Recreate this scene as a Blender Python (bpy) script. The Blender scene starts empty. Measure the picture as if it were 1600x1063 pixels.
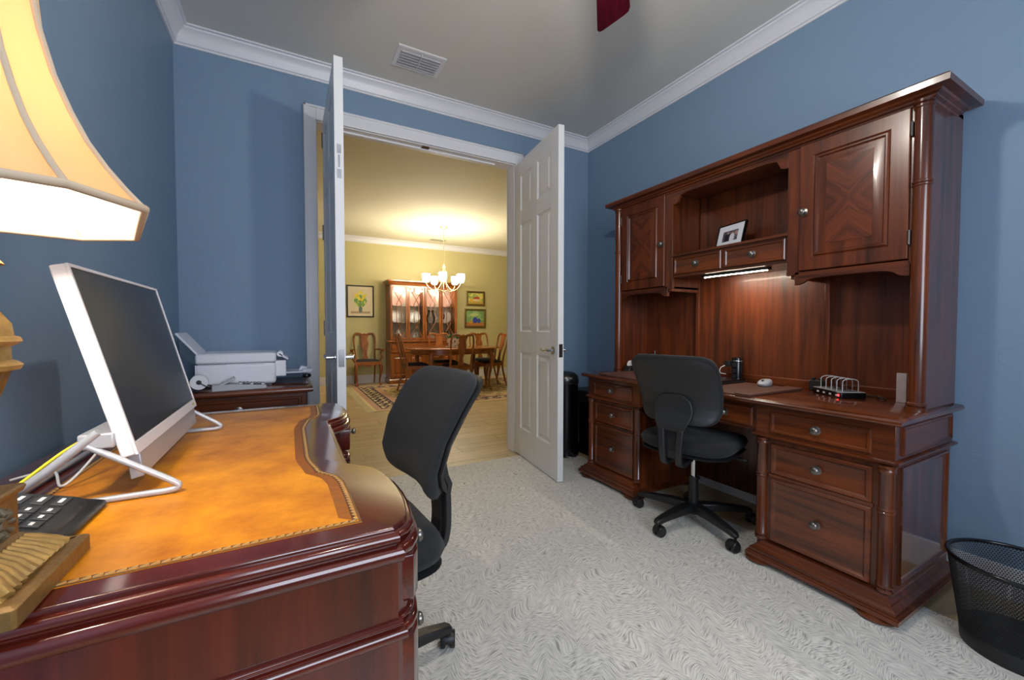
import bpy, bmesh, math, random
from mathutils import Vector, Matrix
PI = math.pi
rnd = random.Random(7)
scene = bpy.context.scene
COL = scene.collection

# ------------------------------------------------------------------ camera
cam_d = bpy.data.cameras.new('camera'); cam = bpy.data.objects.new('camera', cam_d); COL.objects.link(cam)
cam_d.sensor_width = 36.0; cam_d.lens = 635.15 / 1600 * 36; cam_d.clip_start = 0.02
cam.location = (0, 0, 1.0673)
cam.rotation_euler = (PI / 2 - 0.0284, -0.0003, -0.5007)
scene.camera = cam
# ------------------------------------------------------------------ world, view, daylight
scene.view_settings.view_transform = 'Standard'
scene.view_settings.look = 'None'
scene.view_settings.gamma = 1.0
scene.view_settings.use_curve_mapping = False
scene.view_settings.exposure = 0.35
world = bpy.data.worlds.new('sky'); scene.world = world; world.use_nodes = True
bgn = world.node_tree.nodes['Background']
bgn.inputs[0].default_value = (0.76, 0.86, 1.0, 1); bgn.inputs[1].default_value = 7.2
scene.cycles.sample_clamp_indirect = 6.0
scene.cycles.caustics_reflective = False; scene.cycles.caustics_refractive = False

def area(name, loc, rot, sx, sy, power, col=(1, 1, 1), portal=False):
    l = bpy.data.lights.new(name, 'AREA'); l.shape = 'RECTANGLE'; l.size = sx; l.size_y = sy
    l.energy = power; l.color = col
    if portal: l.cycles.is_portal = True
    o = bpy.data.objects.new(name, l); COL.objects.link(o); o.location = loc; o.rotation_euler = rot
    return o
def point(name, loc, power, r, col=(1, 1, 1), parent=None):
    l = bpy.data.lights.new(name, 'POINT'); l.energy = power; l.shadow_soft_size = r; l.color = col
    o = bpy.data.objects.new(name, l); COL.objects.link(o); o.location = loc; o.parent = parent
    return o
# key dimensions (metres)
XL, XR, YB, YN = -0.5706, 2.4802, 3.044, -1.15      # office walls
ZC = 2.809                                         # ceiling
YD, DXL, DXR = 8.32, -1.6, 6.2                     # dining far wall and side walls
# daylight comes in through the office window behind the camera
W1 = (-.25, 1.35, 0.85, 2.25)                      # x0,x1,z0,z1 of the window in the near wall
area('window_near_offscreen', ((W1[0]+W1[1])/2, YN-0.14, (W1[2]+W1[3])/2), (PI/2, 0, 0), W1[1]-W1[0], W1[3]-W1[2], 1, portal=True)

# ------------------------------------------------------------------ materials
MATS = {}
def srgb(r, g, b):
    f = lambda c: (c/255/12.92) if c/255 <= 0.04045 else ((c/255+0.055)/1.055)**2.4
    return (f(r), f(g), f(b), 1)
def new_mat(name):
    m = bpy.data.materials.new(name); m.use_nodes = True
    nt = m.node_tree; b = nt.nodes['Principled BSDF']
    return m, nt, b
def N(nt, t, **kw):
    n = nt.nodes.new(t)
    for k, v in kw.items(): setattr(n, k, v)
    return n
def plain(name, col, rough=0.5, metal=0.0, coat=0.0, spec=0.5, bump=0.0, bscale=200, var=0.0, vscale=8, emit=None, es=0, sheen=0):
    if name in MATS: return MATS[name]
    m, nt, b = new_mat(name)
    b.inputs['Base Color'].default_value = col
    b.inputs['Roughness'].default_value = rough; b.inputs['Metallic'].default_value = metal
    b.inputs['Coat Weight'].default_value = coat; b.inputs['Specular IOR Level'].default_value = spec
    b.inputs['Sheen Weight'].default_value = sheen
    tc = N(nt, 'ShaderNodeTexCoord')
    if var > 0:
        no = N(nt, 'ShaderNodeTexNoise'); no.inputs['Scale'].default_value = vscale; no.inputs['Detail'].default_value = 4
        nt.links.new(tc.outputs['Object'], no.inputs['Vector'])
        hs = N(nt, 'ShaderNodeMix', data_type='RGBA')
        hs.inputs[6].default_value = tuple(c*(1-var) for c in col[:3])+(1,); hs.inputs[7].default_value = tuple(min(1, c*(1+var)) for c in col[:3])+(1,)
        nt.links.new(no.outputs['Fac'], hs.inputs[0]); nt.links.new(hs.outputs[2], b.inputs['Base Color'])
    if bump > 0:
        n2 = N(nt, 'ShaderNodeTexNoise'); n2.inputs['Scale'].default_value = bscale; n2.inputs['Detail'].default_value = 3
        nt.links.new(tc.outputs['Object'], n2.inputs['Vector'])
        bp = N(nt, 'ShaderNodeBump'); bp.inputs['Strength'].default_value = bump; bp.inputs['Distance'].default_value = 0.004
        nt.links.new(n2.outputs['Fac'], bp.inputs['Height']); nt.links.new(bp.outputs['Normal'], b.inputs['Normal'])
    if emit: b.inputs['Emission Color'].default_value = emit; b.inputs['Emission Strength'].default_value = es
    MATS[name] = m; return m
def wood(name, dark, light, axis='z', rough=0.3, coat=0.3, scale=1.0, mirror=False):
    if name in MATS: return MATS[name]
    m, nt, b = new_mat(name)
    tc = N(nt, 'ShaderNodeTexCoord'); src = tc.outputs['Object']
    if mirror:      # book-matched veneer: grain mirrored about the panel's centre, running diagonally
        sp = N(nt, 'ShaderNodeSeparateXYZ'); nt.links.new(src, sp.inputs[0])
        ay = N(nt, 'ShaderNodeMath', operation='ABSOLUTE'); nt.links.new(sp.outputs[1], ay.inputs[0])
        az = N(nt, 'ShaderNodeMath', operation='ABSOLUTE'); nt.links.new(sp.outputs[2], az.inputs[0])
        s1 = N(nt, 'ShaderNodeMath', operation='ADD'); nt.links.new(ay.outputs[0], s1.inputs[0]); nt.links.new(az.outputs[0], s1.inputs[1])
        s2 = N(nt, 'ShaderNodeMath', operation='SUBTRACT'); nt.links.new(ay.outputs[0], s2.inputs[0]); nt.links.new(az.outputs[0], s2.inputs[1])
        cb = N(nt, 'ShaderNodeCombineXYZ'); nt.links.new(s2.outputs[0], cb.inputs[1]); nt.links.new(s1.outputs[0], cb.inputs[2])
        src = cb.outputs[0]
    mp = N(nt, 'ShaderNodeMapping'); k = {'x': (1.6, 26, 26), 'y': (26, 1.6, 26), 'z': (26, 26, 1.6)}[axis]
    mp.inputs['Scale'].default_value = tuple(c*scale for c in k); nt.links.new(src, mp.inputs['Vector'])
    no = N(nt, 'ShaderNodeTexNoise'); no.inputs['Scale'].default_value = 1.0; no.inputs['Detail'].default_value = 5; no.inputs['Roughness'].default_value = 0.6; no.inputs['Distortion'].default_value = 0.6
    nt.links.new(mp.outputs[0], no.inputs['Vector'])
    big = N(nt, 'ShaderNodeTexNoise'); big.inputs['Scale'].default_value = 2.2; nt.links.new(tc.outputs['Object'], big.inputs['Vector'])
    ad = N(nt, 'ShaderNodeMath', operation='MULTIPLY_ADD'); ad.inputs[1].default_value = 0.35; nt.links.new(big.outputs['Fac'], ad.inputs[0]); nt.links.new(no.outputs['Fac'], ad.inputs[2])
    cr = N(nt, 'ShaderNodeValToRGB'); cr.color_ramp.elements[0].position = 0.45; cr.color_ramp.elements[1].position = 0.85
    cr.color_ramp.elements[0].color = dark; cr.color_ramp.elements[1].color = light
    nt.links.new(ad.outputs[0], cr.inputs[0]); nt.links.new(cr.outputs[0], b.inputs['Base Color'])
    b.inputs['Roughness'].default_value = rough; b.inputs['Coat Weight'].default_value = coat; b.inputs['Coat Roughness'].default_value = 0.12
    MATS[name] = m; return m
def colattr(name, rough=0.6, bump=0.0):
    if name in MATS: return MATS[name]
    m, nt, b = new_mat(name)
    a = N(nt, 'ShaderNodeVertexColor', layer_name='Col'); nt.links.new(a.outputs[0], b.inputs['Base Color'])
    b.inputs['Roughness'].default_value = rough
    MATS[name] = m; return m

def wall_mat(name, col, bump=0.25, scale=9):
    m, nt, b = new_mat(name); b.inputs['Base Color'].default_value = col; b.inputs['Roughness'].default_value = 0.55
    b.inputs['Specular IOR Level'].default_value = 0.35
    tc = N(nt, 'ShaderNodeTexCoord')
    v = N(nt, 'ShaderNodeTexNoise'); v.inputs['Scale'].default_value = scale; v.inputs['Detail'].default_value = 4; v.inputs['Distortion'].default_value = 1.2
    nt.links.new(tc.outputs['Object'], v.inputs['Vector'])
    r = N(nt, 'ShaderNodeValToRGB'); r.color_ramp.elements[0].position = 0.50; r.color_ramp.elements[1].position = 0.62
    nt.links.new(v.outputs['Fac'], r.inputs[0])
    bp = N(nt, 'ShaderNodeBump'); bp.inputs['Strength'].default_value = bump; bp.inputs['Distance'].default_value = 0.002
    nt.links.new(r.outputs[0], bp.inputs['Height']); nt.links.new(bp.outputs['Normal'], b.inputs['Normal'])
    MATS[name] = m; return m
M_BLUE = wall_mat('blue_wall_paint', srgb(126, 150, 174))
M_KHAKI = wall_mat('khaki_wall_paint', srgb(200, 190, 138), 0.1)
M_CEIL = plain('ceiling_paint', srgb(214, 211, 204), 0.8, bump=0.05, bscale=60)
M_TRIM = plain('white_gloss_trim', srgb(226, 225, 228), 0.35)
M_DOOR = plain('white_door_paint', srgb(228, 227, 226), 0.38)
CH_D, CH_L = srgb(46, 18, 8), srgb(116, 54, 20)
M_CHZ = wood('cherry_wood_upright', CH_D, CH_L, 'z')
M_CHY = wood('cherry_wood_long', CH_D, CH_L, 'y')
M_CHX = wood('cherry_wood_cross', CH_D, CH_L, 'x')
M_CHBACK = wood('cherry_back_panel', CH_D, CH_L, 'z', 0.4, 0.15)
M_CHTOP = wood('cherry_polished_top', CH_D, CH_L, 'y', 0.16, 0.6)
M_VENEER = wood('book_matched_veneer', CH_D, CH_L, 'z', 0.25, 0.5, 1.6, mirror=True)
MH_D, MH_L = srgb(52, 14, 10), srgb(96, 30, 18)
M_MHX = wood('mahogany_cross', MH_D, MH_L, 'x', 0.16, 0.8)
M_MHY = wood('mahogany_long', MH_D, MH_L, 'y', 0.16, 0.8)
M_MHZ = wood('mahogany_upright', MH_D, MH_L, 'z', 0.2, 0.6)
M_OAKZ = wood('dining_cherry_upright', srgb(112, 58, 22), srgb(164, 96, 42), 'z', 0.3, 0.3)
M_OAKX = wood('dining_cherry_cross', srgb(112, 58, 22), srgb(164, 96, 42), 'x', 0.22, 0.4)
M_KNOB = plain('antique_pewter', srgb(128, 122, 116), 0.32, 0.95)
M_CHROME = plain('satin_chrome', srgb(205, 205, 210), 0.18, 1.0)
M_STEEL = plain('brushed_dark_steel', srgb(120, 118, 118), 0.25, 1.0)
M_BLK = plain('black_plastic', srgb(26, 26, 27), 0.42, bump=0.08, bscale=500)
M_BLKG = plain('gloss_black_plastic', srgb(12, 12, 13), 0.2)
M_SHELL = plain('charcoal_plastic_shell', srgb(36, 36, 37), 0.45, bump=0.1, bscale=700)
M_FAB = plain('black_chair_fabric', srgb(24, 23, 24), 0.85, bump=0.5, bscale=900, sheen=0.08)
M_GLASS = None

# ------------------------------------------------------------------ mesh builder
class MB:
    def __init__(s): s.v = []; s.f = []; s.c = None
    def add(s, vs, fs):
        o = len(s.v); s.v += [tuple(p) for p in vs]; s.f += [tuple(i+o for i in f) for f in fs]; return s
    def box(s, x0, x1, y0, y1, z0, z1):
        vs = [(x, y, z) for z in (z0, z1) for y in (y0, y1) for x in (x0, x1)]
        return s.add(vs, [(0, 2, 3, 1), (4, 5, 7, 6), (0, 1, 5, 4), (2, 6, 7, 3), (0, 4, 6, 2), (1, 3, 7, 5)])
    def mbox(s, M, hx, hy, hz):
        vs = [M @ Vector((x, y, z)) for z in (-hz, hz) for y in (-hy, hy) for x in (-hx, hx)]
        return s.add(vs, [(0, 2, 3, 1), (4, 5, 7, 6), (0, 1, 5, 4), (2, 6, 7, 3), (0, 4, 6, 2), (1, 3, 7, 5)])
    def cyl(s, p0, p1, r0, r1=None, n=16, caps=True):
        r1 = r0 if r1 is None else r1
        p0, p1 = Vector(p0), Vector(p1); d = (p1-p0).normalized()
        a = d.orthogonal().normalized(); b = d.cross(a)
        vs = []
        for p, r in ((p0, r0), (p1, r1)):
            for i in range(n):
                t = 2*PI*i/n; vs.append(p + a*math.cos(t)*r + b*math.sin(t)*r)
        fs = [(i, (i+1) % n, n+(i+1) % n, n+i) for i in range(n)]
        if caps: fs += [tuple(reversed(range(n))), tuple(range(n, 2*n))]
        return s.add(vs, fs)
    def lathe(s, prof, c=(0, 0, 0), n=24, axis='z', a0=0.0, a1=2*PI, caps=True):
        full = abs(a1-a0-2*PI) < 1e-6; m = n if full else n+1
        vs = []; fs = []
        for r, z in prof:
            for i in range(m):
                t = a0+(a1-a0)*i/n
                p = (r*math.cos(t), r*math.sin(t), z)
                if axis == 'x': p = (z, r*math.cos(t), r*math.sin(t))
                if axis == 'y': p = (r*math.sin(t), z, r*math.cos(t))
                vs.append((p[0]+c[0], p[1]+c[1], p[2]+c[2]))
        for k in range(len(prof)-1):
            for i in range(n):
                j = (i+1) % m
                fs.append((k*m+i, k*m+j, (k+1)*m+j, (k+1)*m+i))
        if caps and full:
            if prof[0][0] > 1e-5: fs.append(tuple(reversed(range(m))))
            if prof[-1][0] > 1e-5: fs.append(tuple(range((len(prof)-1)*m, len(prof)*m)))
        return s.add(vs, fs)
    def tube(s, path, r, n=8, closed=False, caps=True, squash=None):
        P = [Vector(p) for p in path]; R = r if isinstance(r, (list, tuple)) else [r]*len(P)
        vs = []; fs = []; L = len(P); up = None
        for k in range(L):
            if closed: d = P[(k+1) % L]-P[k-1]
            else: d = P[min(k+1, L-1)]-P[max(k-1, 0)]
            d.normalize()
            if up is None: up = d.orthogonal().normalized()
            up = (up - d*up.dot(d));
            if up.length < 1e-6: up = d.orthogonal()
            up.normalize(); b = d.cross(up)
            for i in range(n):
                t = 2*PI*i/n; vs.append(P[k]+(up*math.cos(t)+b*math.sin(t))*R[k])
        for k in range(L if closed else L-1):
            k2 = (k+1) % L
            for i in range(n):
                j = (i+1) % n; fs.append((k*n+i, k*n+j, k2*n+j, k2*n+i))
        if caps and not closed: fs += [tuple(reversed(range(n))), tuple(range((L-1)*n, L*n))]
        return s.add(vs, fs)
    def ribbon(s, path, halfw, thick, wdir=(0, 1, 0)):
        # flat bar swept along a path: rectangular section, width along wdir
        P = [Vector(p) for p in path]; w = Vector(wdir).normalized(); L = len(P); vs = []; fs = []
        HW = halfw if isinstance(halfw, (list, tuple)) else [halfw]*L
        TH = thick if isinstance(thick, (list, tuple)) else [thick]*L
        for k in range(L):
            d = (P[min(k+1, L-1)]-P[max(k-1, 0)]).normalized(); nrm = d.cross(w).normalized()
            for a, b in ((-1, -1), (1, -1), (1, 1), (-1, 1)):
                vs.append(P[k]+w*HW[k]*a+nrm*TH[k]/2*b)
        for k in range(L-1):
            for i in range(4):
                j = (i+1) % 4; fs.append((k*4+i, k*4+j, (k+1)*4+j, (k+1)*4+i))
        fs += [(3, 2, 1, 0), tuple(range((L-1)*4, L*4))]
        return s.add(vs, fs)
    def outline(s, pts, prof, cap_top=True, cap_bot=True):
        # pts: ccw closed 2-D outline; prof: [(offset outwards, z)...] from bottom to top
        n = len(pts); P = [Vector(p) for p in pts]; nr = []
        for i in range(n):
            e0 = (P[i]-P[i-1]).normalized(); e1 = (P[(i+1) % n]-P[i]).normalized()
            n0 = Vector((e0.y, -e0.x)); n1 = Vector((e1.y, -e1.x)); m = n0+n1
            if m.length < 1e-6: m = n0
            m.normalize(); nr.append(m/max(0.5, m.dot(n0)))
        vs = []; fs = []
        for o, z in prof:
            for i in range(n): q = P[i]+nr[i]*o; vs.append((q.x, q.y, z))
        for k in range(len(prof)-1):
            for i in range(n):
                j = (i+1) % n; fs.append((k*n+i, k*n+j, (k+1)*n+j, (k+1)*n+i))
        if cap_bot: fs.append(tuple(reversed(range(n))))
        if cap_top: fs.append(tuple(range((len(prof)-1)*n, len(prof)*n)))
        return s.add(vs, fs)
    def prism(s, pts, M, t):
        # polygon pts (u,v) placed by matrix M (u->x, v->y), extruded by t along local z
        n = len(pts); vs = [M @ Vector((u, v, z)) for z in (0, t) for u, v in pts]
        fs = [tuple(reversed(range(n))), tuple(range(n, 2*n))]+[(i, (i+1) % n, n+(i+1) % n, n+i) for i in range(n)]
        return s.add(vs, fs)
    def panel(s, O, U, V, w, h, loops, back=True):
        # nested rectangle loops (inset, height along UxV): drawer fronts, raised panels
        O, U, V = Vector(O), Vector(U), Vector(V); Nn = U.cross(V); vs = []; fs = []
        for ins, d in loops:
            for a, b in ((ins, ins), (w-ins, ins), (w-ins, h-ins), (ins, h-ins)):
                vs.append(O+U*a+V*b+Nn*d)
        for k in range(len(loops)-1):
            for i in range(4):
                j = (i+1) % 4; fs.append((k*4+i, k*4+j, (k+1)*4+j, (k+1)*4+i))
        L = len(loops)-1; fs.append((L*4, L*4+1, L*4+2, L*4+3))
        if back: fs.append((3, 2, 1, 0))
        return s.add(vs, fs)
    def pillow(s, mapf, nexp=4.0, T=0.03, rings=8, n=32, flat=0.6, sides=(1, -1)):
        # pillow over a superellipse; mapf(a,b,t) -> xyz, a,b in [-1,1], t offset along normal
        vs = []; fs = []
        for sgn in sides:
            o = len(vs)
            for k in range(rings+1):
                r = k/rings; r = 1-(1-r)**1.5
                for i in range(n):
                    th = 2*PI*i/n; c, q = math.cos(th), math.sin(th)
                    a = math.copysign(abs(c)**(2/nexp), c)*r; b = math.copysign(abs(q)**(2/nexp), q)*r
                    t = T*max(0, 1-r**5)**flat*sgn
                    vs.append(mapf(a, b, t))
            for k in range(rings):
                for i in range(n):
                    j = (i+1) % n; q4 = (o+k*n+i, o+k*n+j, o+(k+1)*n+j, o+(k+1)*n+i)
                    fs.append(q4 if sgn > 0 else tuple(reversed(q4)))
        return s.add(vs, fs)
    def build(s, name, mat, parent=None, smooth=None, bevel=0.0, loc=None, kind=None, label=None, colors=None):
        me = bpy.data.meshes.new(name); me.from_pydata(s.v, [], s.f)
        bm = bmesh.new(); bm.from_mesh(me)
        bmesh.ops.remove_doubles(bm, verts=bm.verts, dist=1e-6)
        bmesh.ops.recalc_face_normals(bm, faces=bm.faces); bm.to_mesh(me); bm.free()
        if smooth is not None:
            me.polygons.foreach_set('use_smooth', [True]*len(me.polygons)); me.set_sharp_from_angle(angle=math.radians(smooth))
        if mat: me.materials.append(mat)
        me.update()
        o = bpy.data.objects.new(name, me); COL.objects.link(o)
        if parent: o.parent = parent
        if loc: o.location = loc
        if bevel:
            b = o.modifiers.new('soft_edges', 'BEVEL'); b.width = bevel; b.segments = 2; b.limit_method = 'ANGLE'; b.angle_limit = math.radians(40)
            me.polygons.foreach_set('use_smooth', [True]*len(me.polygons)); me.set_sharp_from_angle(angle=math.radians(smooth or 35))
            b.harden_normals = False
        if kind: o['kind'] = kind
        if label: o['label'] = label
        return o
def paint(name, w, h, nx, ny, func, mat, parent, M):
    # flat print: grid of faces coloured by a function of (u,v)
    vs = [M @ Vector((w*i/nx, h*j/ny, 0)) for j in range(ny+1) for i in range(nx+1)]
    fs = [(j*(nx+1)+i, j*(nx+1)+i+1, (j+1)*(nx+1)+i+1, (j+1)*(nx+1)+i) for j in range(ny) for i in range(nx)]
    me = bpy.data.meshes.new(name); me.from_pydata(vs, [], fs)
    ca = me.color_attributes.new('Col', 'FLOAT_COLOR', 'CORNER'); buf = []
    for j in range(ny):
        for i in range(nx):
            c = func((i+.5)/nx, (j+.5)/ny); buf += list(c[:3])+[1.0] if len(c) < 4 else list(c)
            buf += buf[-4:]*3
    ca.data.foreach_set('color', buf)
    me.materials.append(mat); o = bpy.data.objects.new(name, me); COL.objects.link(o); o.parent = parent
    return o
def thing(name, label, cat, loc=(0, 0, 0), rz=0.0, group=None):
    o = bpy.data.objects.new(name, None); COL.objects.link(o); o.location = loc; o.rotation_euler = (0, 0, rz)
    o.empty_display_size = 0.1
    o['label'] = label; o['category'] = cat
    if group: o['group'] = group
    return o
def tag(o, label, cat, group=None):
    o['label'] = label; o['category'] = cat
    if group: o['group'] = group
    return o
def struct(o, label):
    o['kind'] = 'structure'; o['label'] = label; return o
def copy_thing(root, loc, rz, label=None):
    def cp(o, par):
        c = o.copy(); COL.objects.link(c); c.parent = par
        for ch in o.children: cp(ch, c)
        return c
    r = cp(root, None); r.location = loc; r.rotation_euler = (0, 0, rz)
    if label: r['label'] = label
    return r
def interp(pts, x):
    for (a, fa), (b, fb) in zip(pts, pts[1:]):
        if x <= b: return fa+(fb-fa)*(x-a)/(b-a) if x >= a else fa
    return pts[-1][1]
def smooth_path(pts, k=4):
    out = []; P = [Vector(p) for p in pts]; L = len(P)
    for i in range(L-1):
        p0, p1, p2, p3 = P[max(i-1, 0)], P[i], P[i+1], P[min(i+2, L-1)]
        for j in range(k):
            t = j/k
            out.append(0.5*((2*p1)+(-p0+p2)*t+(2*p0-5*p1+4*p2-p3)*t*t+(-p0+3*p1-3*p2+p3)*t**3))
    out.append(P[-1]); return out
def lerp_list(vals, k=4):
    out = []
    for a, b in zip(vals, vals[1:]):
        out += [a+(b-a)*j/k for j in range(k)]
    return out+[vals[-1]]

# ================================================================== THE SETTING
# floor: plank boards, each its own piece
def plank_mat():
    m, nt, b = new_mat('pale_oak_planks')
    tc = N(nt, 'ShaderNodeTexCoord'); oi = N(nt, 'ShaderNodeObjectInfo')
    mp = N(nt, 'ShaderNodeMapping'); mp.inputs['Scale'].default_value = (2.2, 30, 1)
    ad = N(nt, 'ShaderNodeVectorMath', operation='ADD'); nt.links.new(tc.outputs['Object'], ad.inputs[0]); nt.links.new(oi.outputs['Location'], ad.inputs[1])
    nt.links.new(ad.outputs[0], mp.inputs['Vector'])
    no = N(nt, 'ShaderNodeTexNoise'); no.inputs['Scale'].default_value = 1; no.inputs['Detail'].default_value = 5; no.inputs['Distortion'].default_value = 0.8
    nt.links.new(mp.outputs[0], no.inputs['Vector'])
    cr = N(nt, 'ShaderNodeValToRGB'); cr.color_ramp.elements[0].position = 0.3; cr.color_ramp.elements[1].position = 0.75
    cr.color_ramp.elements[0].color = srgb(178, 152, 112); cr.color_ramp.elements[1].color = srgb(205, 182, 142)
    nt.links.new(no.outputs['Fac'], cr.inputs[0])
    hs = N(nt, 'ShaderNodeHueSaturation'); mr = N(nt, 'ShaderNodeMapRange'); mr.inputs[3].default_value = 0.9; mr.inputs[4].default_value = 1.08
    nt.links.new(oi.outputs['Random'], mr.inputs[0]); nt.links.new(mr.outputs[0], hs.inputs['Value']); nt.links.new(cr.outputs[0], hs.inputs['Color'])
    nt.links.new(hs.outputs[0], b.inputs['Base Color']); b.inputs['Roughness'].default_value = 0.42
    return m
M_PLANK = plank_mat()
floor = struct(MB().box(DXL-.2, DXR+.3, YN-.2, YD+.2, -0.12, -0.008).build('floor', plain('wood_subfloor', srgb(190, 166, 126), 0.7)), 'pale wood plank floor running through office and dining room')
PW, PL = 0.2, 1.24
pm = None
row = 0; y = YN
while y < YD:
    x = DXL + (row*0.47) % PL - PL
    if y < YB-0.35: x = XL-0.1 + (row*0.47) % PL - PL
    xmax = DXR if y >= YB-0.35 else XR+0.05
    while x < xmax:
        vis = (y > 2.6 and -0.2 < x+PL and x < 4.8) or (y <= 2.6 and x+PL > XL)
        if vis:
            if pm is None:
                p = MB().panel((0.0012, 0.0012, 0), (1, 0, 0), (0, 1, 0), PL-.0024, PW-.0024, [(0, -0.008), (0, -0.0012), (0.0014, 0)], back=False).build('plank', M_PLANK, floor); pm = p
                p.location = (x, y, 0)
            else:
                p = pm.copy(); COL.objects.link(p); p.location = (x, y, 0)
        x += PL
    y += PW; row += 1
MB().box(DXL-.05, DXR, YB-.4, YD, -0.0095, -0.004).build('floor_underlay', M_PLANK, floor)

T = 0.12
OX0, OX1, OZ = 0.173, 1.690, 2.455            # double-door opening
wb = MB()
wb.box(DXL, OX0, YB, YB+T, 0, ZC+.05).box(OX1, DXR, YB, YB+T, 0, ZC+.05).box(OX0, OX1, YB, YB+T, OZ, ZC+.05)
wall_back = wb.build('wall_back', M_BLUE); struct(wall_back, 'blue wall with the double-door opening to the dining room')
MB().box(DXL, OX0-.06, YB+T, YB+T+.006, 0, ZC+.05).box(OX1+.06, DXR, YB+T, YB+T+.006, 0, ZC+.05).box(OX0-.06, OX1+.06, YB+T, YB+T+.006, OZ+.08, ZC+.05).build('dining_side_paint', M_KHAKI, wall_back)
struct(MB().box(XL-T, XL, YN-T, YB, 0, ZC+.05).build('wall_left', M_BLUE), 'blue painted wall behind the leather-topped desk')
struct(MB().box(XR, XR+T, YN-T, YB, 0, ZC+.05).build('wall_right', M_BLUE), 'blue painted wall behind the hutch desk')
wn = MB().box(XL, W1[0], YN-T, YN, 0, ZC+.05).box(W1[1], XR, YN-T, YN, 0, ZC+.05).box(W1[0], W1[1], YN-T, YN, 0, W1[2]).box(W1[0], W1[1], YN-T, YN, W1[3], ZC+.05)
struct(wn.build('wall_near', M_BLUE), 'blue wall holding the office window')
struct(MB().box(DXL-T, DXR+T, YD, YD+T, 0, ZC+.05).build('wall_far', M_KHAKI), 'khaki dining room wall behind the china cabinet')
struct(MB().box(DXL-T, DXL, YB+T, YD, 0, ZC+.05).build('wall_dining_left', M_KHAKI), 'khaki side wall of the dining room')
struct(MB().box(DXR, DXR+T, YB+T, YD, 0, ZC+.05).build('wall_dining_right', M_KHAKI), 'khaki dining room wall out past the fruit paintings')
struct(MB().box(XL-T, XR+T, YN-T, YB+T/2, ZC, ZC+.1).build('ceiling', M_CEIL), 'plain painted office ceiling')
struct(MB().box(DXL-T, DXR+T, YB+T/2, YD+T, ZC+.02, ZC+.12).build('ceiling_dining', plain('cream_ceiling_paint', srgb(222, 216, 190), 0.8)), 'cream painted dining room ceiling')
def window(name, label, M, w, h):
    root = MB()
    f = 0.05
    for a in (0, w-f): root.mbox(M @ Matrix.Translation((a+f/2, h/2, 0)), f/2, h/2, 0.04)
    for a in (0, h/2-f/2, h-f): root.mbox(M @ Matrix.Translation((w/2, a+f/2, 0)), w/2-f, f/2, 0.035)
    o = struct(root.build(name, M_TRIM), label)
    return o
window('window_1', 'white framed window behind the camera side of the office', Matrix.Translation((W1[0], YN-T/2, W1[2])) @ Matrix.Rotation(PI/2, 4, 'X'), W1[1]-W1[0], W1[3]-W1[2])

# crown moulding, swept round the office
CROWN = [(0, -.098), (.010, -.098), (.012, -.088), (.020, -.084), (.024, -.074), (.030, -.050), (.044, -.028), (.062, -.018), (.066, -.010), (.080, -.008), (.082, 0.001), (0, 0.001)]
def sweep_rect(prof, rect, z):
    # closed sweep inside a rectangle; profile offset points inwards
    mb = MB(); x0, x1, y0, y1 = rect; vs = []; n = len(prof)
    for cx, cy, sx, sy in ((x0, y0, 1, 1), (x1, y0, -1, 1), (x1, y1, -1, -1), (x0, y1, 1, -1)):
        for o, dz in prof: vs.append((cx+sx*o, cy+sy*o, z+dz))
    fs = [(k*n+i, ((k+1) % 4)*n+i, ((k+1) % 4)*n+(i+1) % n, k*n+(i+1) % n) for k in range(4) for i in range(n)]
    return mb.add(vs, fs)
struct(sweep_rect(CROWN, (XL, XR, YN, YB), ZC).build('trim_1', M_TRIM, smooth=30), 'white crown moulding round the office ceiling')
struct(sweep_rect([(a*1.05, b*1.05) for a, b in CROWN], (DXL, DXR, YB+T+.006, YD), ZC+.02).build('trim_2', M_TRIM, smooth=30), 'pale crown moulding round the dining room ceiling')
# baseboards
def bboard(name, x0, x1, y0, y1, label, h=.13):
    struct(MB().box(x0, x1, y0, y1, 0, h).build(name, M_TRIM, bevel=.004), label)
bboard('baseboard_right', XR-.014, XR, YN, YB, 'white baseboard under the hutch desk wall')
bboard('baseboard_left', XL, XL+.014, YN, YB, 'white baseboard along the left blue wall')
bboard('baseboard_back', OX1+.075, XR-.014, YB-.014, YB, 'white baseboard right of the double doors')
bboard('baseboard_corner', XL+.014, OX0-.075, YB-.014, YB, 'white baseboard behind the printer cabinet')
bboard('baseboard_far', DXL, DXR, YD-.016, YD, 'tall pale baseboard along the far dining wall', .16)
# door casing: jamb lining plus flat casing, both sides
cs = MB(); CW = 0.073
for yy, dy in ((YB-.018, YB), (YB+T, YB+T+.018)):
    cs.box(OX0-CW, OX0, yy, dy, 0, OZ+.088).box(OX1, OX1+CW, yy, dy, 0, OZ+.088).box(OX0, OX1, yy, dy, OZ, OZ+.088)
    s2 = -0.008 if yy < YB else 0
    cs.box(OX0-CW, OX0-CW+.014, yy+s2, dy+(.008 if s2 == 0 else 0), 0, OZ+.088).box(OX1+CW-.014, OX1+CW, yy+s2, dy, 0, OZ+.088).box(OX0-CW, OX1+CW, yy+s2, dy, OZ+.074, OZ+.088)
cs.box(OX0-.002, OX0+.004, YB, YB+T, 0, OZ).box(OX1-.004, OX1+.002, YB, YB+T, 0, OZ).box(OX0, OX1, YB, YB+T, OZ-.006, OZ+.002)
cs.box(OX0+.16, OX1-.16, YB+.05, YB+.085, OZ-.018, OZ-.004)
trim3 = struct(cs.build('trim_3', M_TRIM, bevel=.003), 'white casing round the double-door opening')
MB().box(.90, .955, YB+.01, YB+.05, OZ-.012, OZ-.0055).build('strike_plate', M_STEEL, trim3)

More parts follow.
